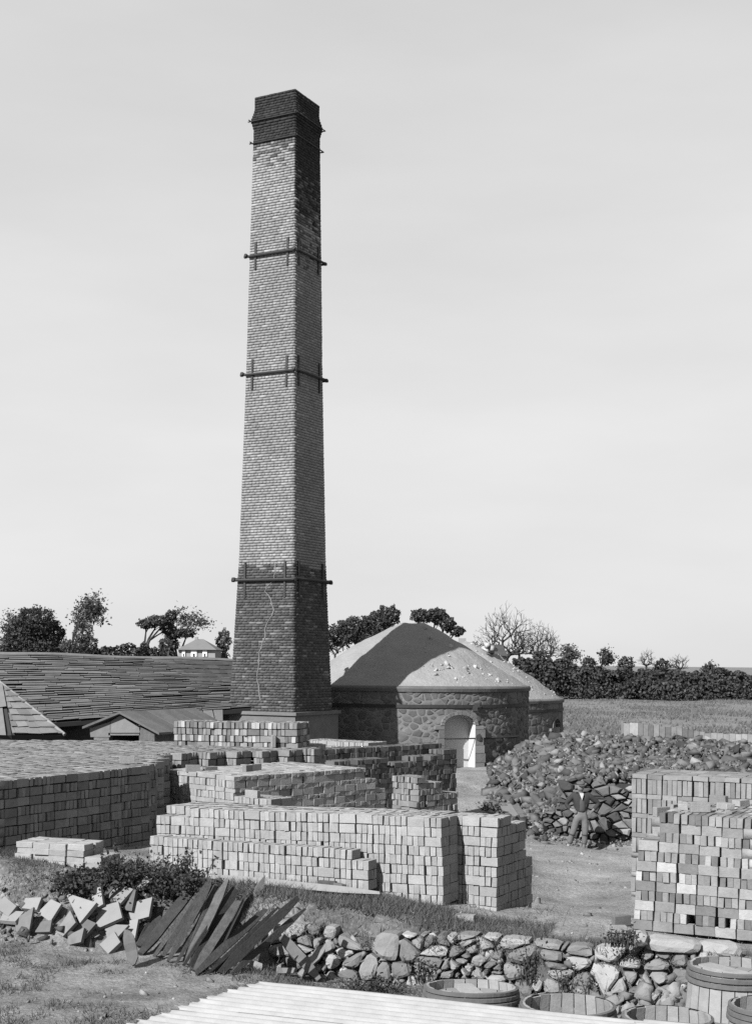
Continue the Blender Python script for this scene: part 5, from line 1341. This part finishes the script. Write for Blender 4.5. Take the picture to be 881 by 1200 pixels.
weeds('weed', 'grassy weed on the wall top below the right-edge stack', P(727, 1107, 14.6), 220, .035, (.22, .16), 7, stems=20)
weeds('weed', 'trailing weeds along the wall foot right of the crossed planks', P(440, 1160, 15.0), 420, .035, (.45, .12), 8, stems=30)
weeds('weed', 'tufted weed hanging on the wall beside the first barrel', P(497, 1150, 14.7), 200, .035, (.18, .25), 9, stems=14)
weeds('weed', 'weed in the yard near the kiln path mound', gp(575, 946, 36), 200, .05, (.4, .25), 10, stems=16)
# grass: bank, foreground, wall top
def grass():
    rng = np.random.default_rng(77); n = 150000
    x = rng.uniform(-6, 6, n); y = rng.uniform(11.8, 17.4, n)
    s = (x-wA.x)*wn.x+(y-wA.y)*wn.y; t = (x-wA.x)*wdir.x+(y-wA.y)*wdir.y
    pn = vnoise(x*1.7, y*1.7, 31)*.6+vnoise(x*5, y*5, 32)*.4
    dens = np.where(s < -.15, np.clip((pn-.44)*3.6, 0, .9), np.clip((pn-.25)*3, 0, 1))
    dens = np.where((t > 3.0) & (s > .5), dens*.05, dens); dens = np.where((s > 1.4), dens*.1, dens); dens = np.where((x < -3.3) & (s > .35), dens*.25, dens)
    dens = np.where((t > 0) & (s < .05) & (s > -.25), dens*.35, dens)
    ok = rng.random(n) < dens; x, y, s = x[ok], y[ok], s[ok]; n = len(x); z = ground_h(x, y)
    h = rng.uniform(.025, .085, n)*np.where(s > 0, 1.4, .8); an = rng.uniform(0, 2*PI, n); w_ = rng.uniform(.003, .007, n); lx = rng.normal(0, .6, n)*h; ly = rng.normal(0, .6, n)*h
    a = np.stack([x+np.cos(an)*w_, y+np.sin(an)*w_, z-.005], -1); b = np.stack([x-np.cos(an)*w_, y-np.sin(an)*w_, z-.005], -1); c = np.stack([x+lx, y+ly, z+h], -1)
    V = np.stack([a, b, c], 1).reshape(-1, 3)
    o = obj('grass', mesh_np('grass', V, np.arange(n*3).reshape(n, 3)), M['grass']); tag(o, 'rough short grass on the bank and foreground', 'grass', kind='stuff')
    # field grass, coarser
    n = 60000; y = 52+110*rng.random(n)**1.3; u = rng.uniform(.08, .31, n); x = u*y; pn = vnoise(x*.25, y*.12, 35)*.6+vnoise(x*.9, y*.5, 36)*.4; ok = rng.random(n) < np.clip((pn-.3)*2, .05, 1); x, y = x[ok], y[ok]; n = len(x); z = ground_h(x, y)
    h = rng.uniform(.05, .2, n); w_ = h*.35; an = rng.uniform(-.6, .6, n)
    a = np.stack([x+np.cos(an)*w_, y+np.sin(an)*w_, z-.02], -1); b = np.stack([x-np.cos(an)*w_, y-np.sin(an)*w_, z-.02], -1); c = np.stack([x+rng.normal(0, .1, n), y, z+h], -1)
    o = obj('field_grass', mesh_np('field_grass', np.stack([a, b, c], 1).reshape(-1, 3), np.arange(n*3).reshape(n, 3)), M['field_grass']); tag(o, 'rough tussocky grass across the far field', 'grass', kind='stuff')
    # stones and brick crumbs on the yard and foreground
    n = 2600; x = rng.uniform(-6, 8, n); y = rng.uniform(12, 36, n); z = ground_h(x, y); sz = np.clip(rng.lognormal(math.log(.03), .6, n), .012, .14)
    o = scatter('yard_debris', np.stack([x, y, z], -1), sz, 'wall_stone', None, rng); tag(o, 'small stones and brick crumbs strewn over the yard', 'debris', kind='stuff')
grass()
# ------------------------------------------------------------------ the man
def skinned(name, verts, edges, rad, mt, parent, sub=2, root_i=0):
    me = bpy.data.meshes.new('tmp'); me.from_pydata([tuple(v) for v in verts], edges, []); o = bpy.data.objects.new('tmp', me); COL.objects.link(o)
    sk = o.modifiers.new('s', 'SKIN'); sk.use_smooth_shade = True
    for i, r in enumerate(rad):
        v = me.skin_vertices[0].data[i]; v.radius = (r, r) if not isinstance(r, tuple) else r; v.use_root = (i == root_i)
    ss = o.modifiers.new('u', 'SUBSURF'); ss.levels = sub; ss.render_levels = sub
    dg = bpy.context.evaluated_depsgraph_get(); new = bpy.data.meshes.new_from_object(o.evaluated_get(dg)); new.name = name
    bpy.data.objects.remove(o); bpy.data.meshes.remove(me)
    for p in new.polygons: p.use_smooth = True
    new.materials.clear()
    return obj(name, new, M[mt], parent)
def man():
    fp = P(684, 997, 33.0); base = Vector((fp.x-.07, fp.y, gz(fp.x, fp.y)+.015))
    root = thing('person', 'man in flat cap, dark jacket and pale trousers, hands on hips by the stone heap', 'person', base)
    V = []; E = []; Rr = []
    def v(x, y, z, r, par=None):
        V.append((x, y, z)); Rr.append(r); i = len(V)-1
        if par is not None: E.append((par, i))
        return i
    pel = v(0, 0, .88, .13); wst = v(-.005, .0, 1.02, .125, pel); ch = v(-.01, .01, 1.22, (.15, .12), wst); nk = v(-.015, .0, 1.41, .055, ch); n2 = v(-.02, -.01, 1.465, .052, nk)
    h1 = v(-.025, -.03, 1.5, (.082, .09), n2); h2 = v(-.025, -.018, 1.56, (.095, .11), h1); h3 = v(-.025, -.01, 1.635, (.085, .1), h2)
    def arm(sx, sh, el, wr, hd, tgt):
        s = v(*sh, .065, ch); e_ = v(*el, .048, s); w_ = v(*wr, .03, e_); pm = v(*hd, .034, w_)
        d = (Vector(tgt)-Vector(hd)).normalized(); side = Vector((0, 0, 1)); side = (side-d*side.dot(d)).normalized()
        for k, L in enumerate((.07, .085, .08, .06)):
            a = Vector(hd)+d*.03+side*(k-1.5)*-.019; b = a+d*L*.5; c = b+(d*.7+Vector((0, .6, -.3))).normalized()*L*.5
            i1 = v(*a, .0095, pm); i2 = v(*b, .009, i1); v(*c, .008, i2)
        a = Vector(hd)+side*.035; b = a+(side*.6+d*.6).normalized()*.045; i1 = v(*a, .011, pm); v(*b, .009, i1)
    arm(-1, (-.2, .01, 1.345), (-.36, .07, 1.12), (-.25, -.04, 1.0), (-.2, -.09, .975), (-.08, -.13, .93))
    arm(1, (.175, .01, 1.345), (.42, .06, 1.15), (.27, -.04, .985), (.215, -.09, .95), (.1, -.13, .9))
    kl = []
    for hip, kn, an, heel, toe in (((-.095, 0, .84), (-.2, -.03, .46), (-.295, .0, .11), (-.3, .01, .05), (-.44, -.06, .035)), ((.085, 0, .84), (.09, -.05, .46), (.075, .0, .11), (.075, .02, .05), (.085, -.17, .035))):
        a = v(*hip, .085, pel); b = v(*kn, .058, a); c = v(*an, .042, b); e_ = v(*heel, .04, c); v(*toe, .032, e_)
    skinned('body', V, E, Rr, 'skin', root)
    # clothing
    V = [(-.0, .0, .9), (-.005, .01, 1.04), (-.01, .02, 1.22), (-.012, .02, 1.39), (-.205, .015, 1.345), (-.365, .07, 1.12), (-.262, -.03, 1.01), (.18, .015, 1.345), (.43, .06, 1.15), (.285, -.03, .995)]
    skinned('jacket', V, [(0, 1), (1, 2), (2, 3), (2, 4), (4, 5), (5, 6), (2, 7), (7, 8), (8, 9)], [(.175, .14), (.165, .135), (.185, .145), (.085, .08), .085, .066, .052, .085, .066, .052], 'jacket', root)
    V = [(0, -.045, .93), (0, -.055, 1.05), (-.005, -.05, 1.2), (-.012, -.035, 1.33)]
    skinned('waistcoat', V, [(0, 1), (1, 2), (2, 3)], [(.115, .11), (.11, .105), (.115, .11), (.06, .06)], 'waistcoat', root)
    MB().add([(-.06, -.125, 1.385), (.035, -.125, 1.385), (-.012, -.185, 1.255), (-.06, -.06, 1.41), (.035, -.06, 1.41)], [(0, 2, 1), (0, 1, 4, 3)]).build('shirt_front', M['shirt'], root)
    tv = [(0, 0, .86), (-.095, 0, .82), (-.15, -.015, .64), (-.2, -.03, .47), (-.235, -.02, .38), (-.285, 0, .16), (.085, 0, .82), (.09, -.025, .64), (.09, -.05, .47), (.085, -.03, .38), (.078, 0, .15), (0, 0, .96)]
    skinned('trousers', tv, [(0, 1), (1, 2), (2, 3), (3, 4), (4, 5), (0, 6), (6, 7), (7, 8), (8, 9), (9, 10), (0, 11)], [(.165, .145), .105, .092, .082, .072, .074, .1, .092, .082, .072, .074, (.16, .14)], 'trousers', root)
    for c, dr_ in (((-.225, -.025, .405), (-.25, .05, -1)), ((.087, -.035, .405), (0, .1, -1))):
        mb = MB(); d = Vector(dr_).normalized(); mb.tube([Vector(c)-d*.012, Vector(c)+d*.012], .079, 14); mb.build('knee_strap', M['jacket'], root)
    for pts in ([(-.29, .02, .14), (-.3, .02, .055), (-.38, -.025, .045), (-.46, -.07, .035)], [(.076, .02, .14), (.076, .035, .055), (.08, -.07, .045), (.088, -.19, .035)]):
        skinned('boot', pts, [(0, 1), (1, 2), (2, 3)], [.055, .052, .05, .038], 'boot', root)
    # flat cap
    mb = MB(); mb.lathe([(.0, .062), (.05, .06), (.088, .045), (.108, .02), (.1, .0), (.082, -.012)], 20); me = mesh_py('cap', mb.v, mb.f, True); o = obj('cap', me, M['cap'], root, (-.025, -.02, 1.625), (.12, 0, 0), (1, 1.12, 1))
    mb = MB(); poly = [(.075*math.cos(t), -.075-.06*math.sin(t)) for t in np.linspace(0, PI, 9)]; mb.prism(poly, -.012, 0, lambda a, b, c: Vector((a, b, c+.25*(b+.07)))); obj('peak', mesh_py('peak', mb.v, mb.f), M['cap'], o)
    mb = MB(); mb.lathe([(.07, -.07), (.082, -.03), (.084, .02)], 16, (0, 0, 0), PI*.0, PI*1.0); obj('hair', mesh_py('hair', mb.v, mb.f, True), M['jacket'], root, (-.025, -.005, 1.6))
    for sx in (-1, 1):
        mb = MB(); mb.lathe([(0, .008), (.008, 0), (0, -.008)], 8); mb.build('eye', M['black'], root, loc=(-.026+sx*.03, -.088, 1.578))
        mb = MB(); mb.lathe([(0, .028), (.012, .015), (.013, -.01), (0, -.025)], 8); mb.build('ear', M['skin'], root, loc=(-.025+sx*.083, -.008, 1.565))
    MB().lathe([(0, .03), (.008, .01), (.015, -.012), (0, -.018)], 8).build('nose', M['skin'], root, loc=(-.026, -.095, 1.55))
    MB().box((-.027, -.098, 1.515), (.04, .01, .007)).build('mouth', M['waistcoat'], root)
man()
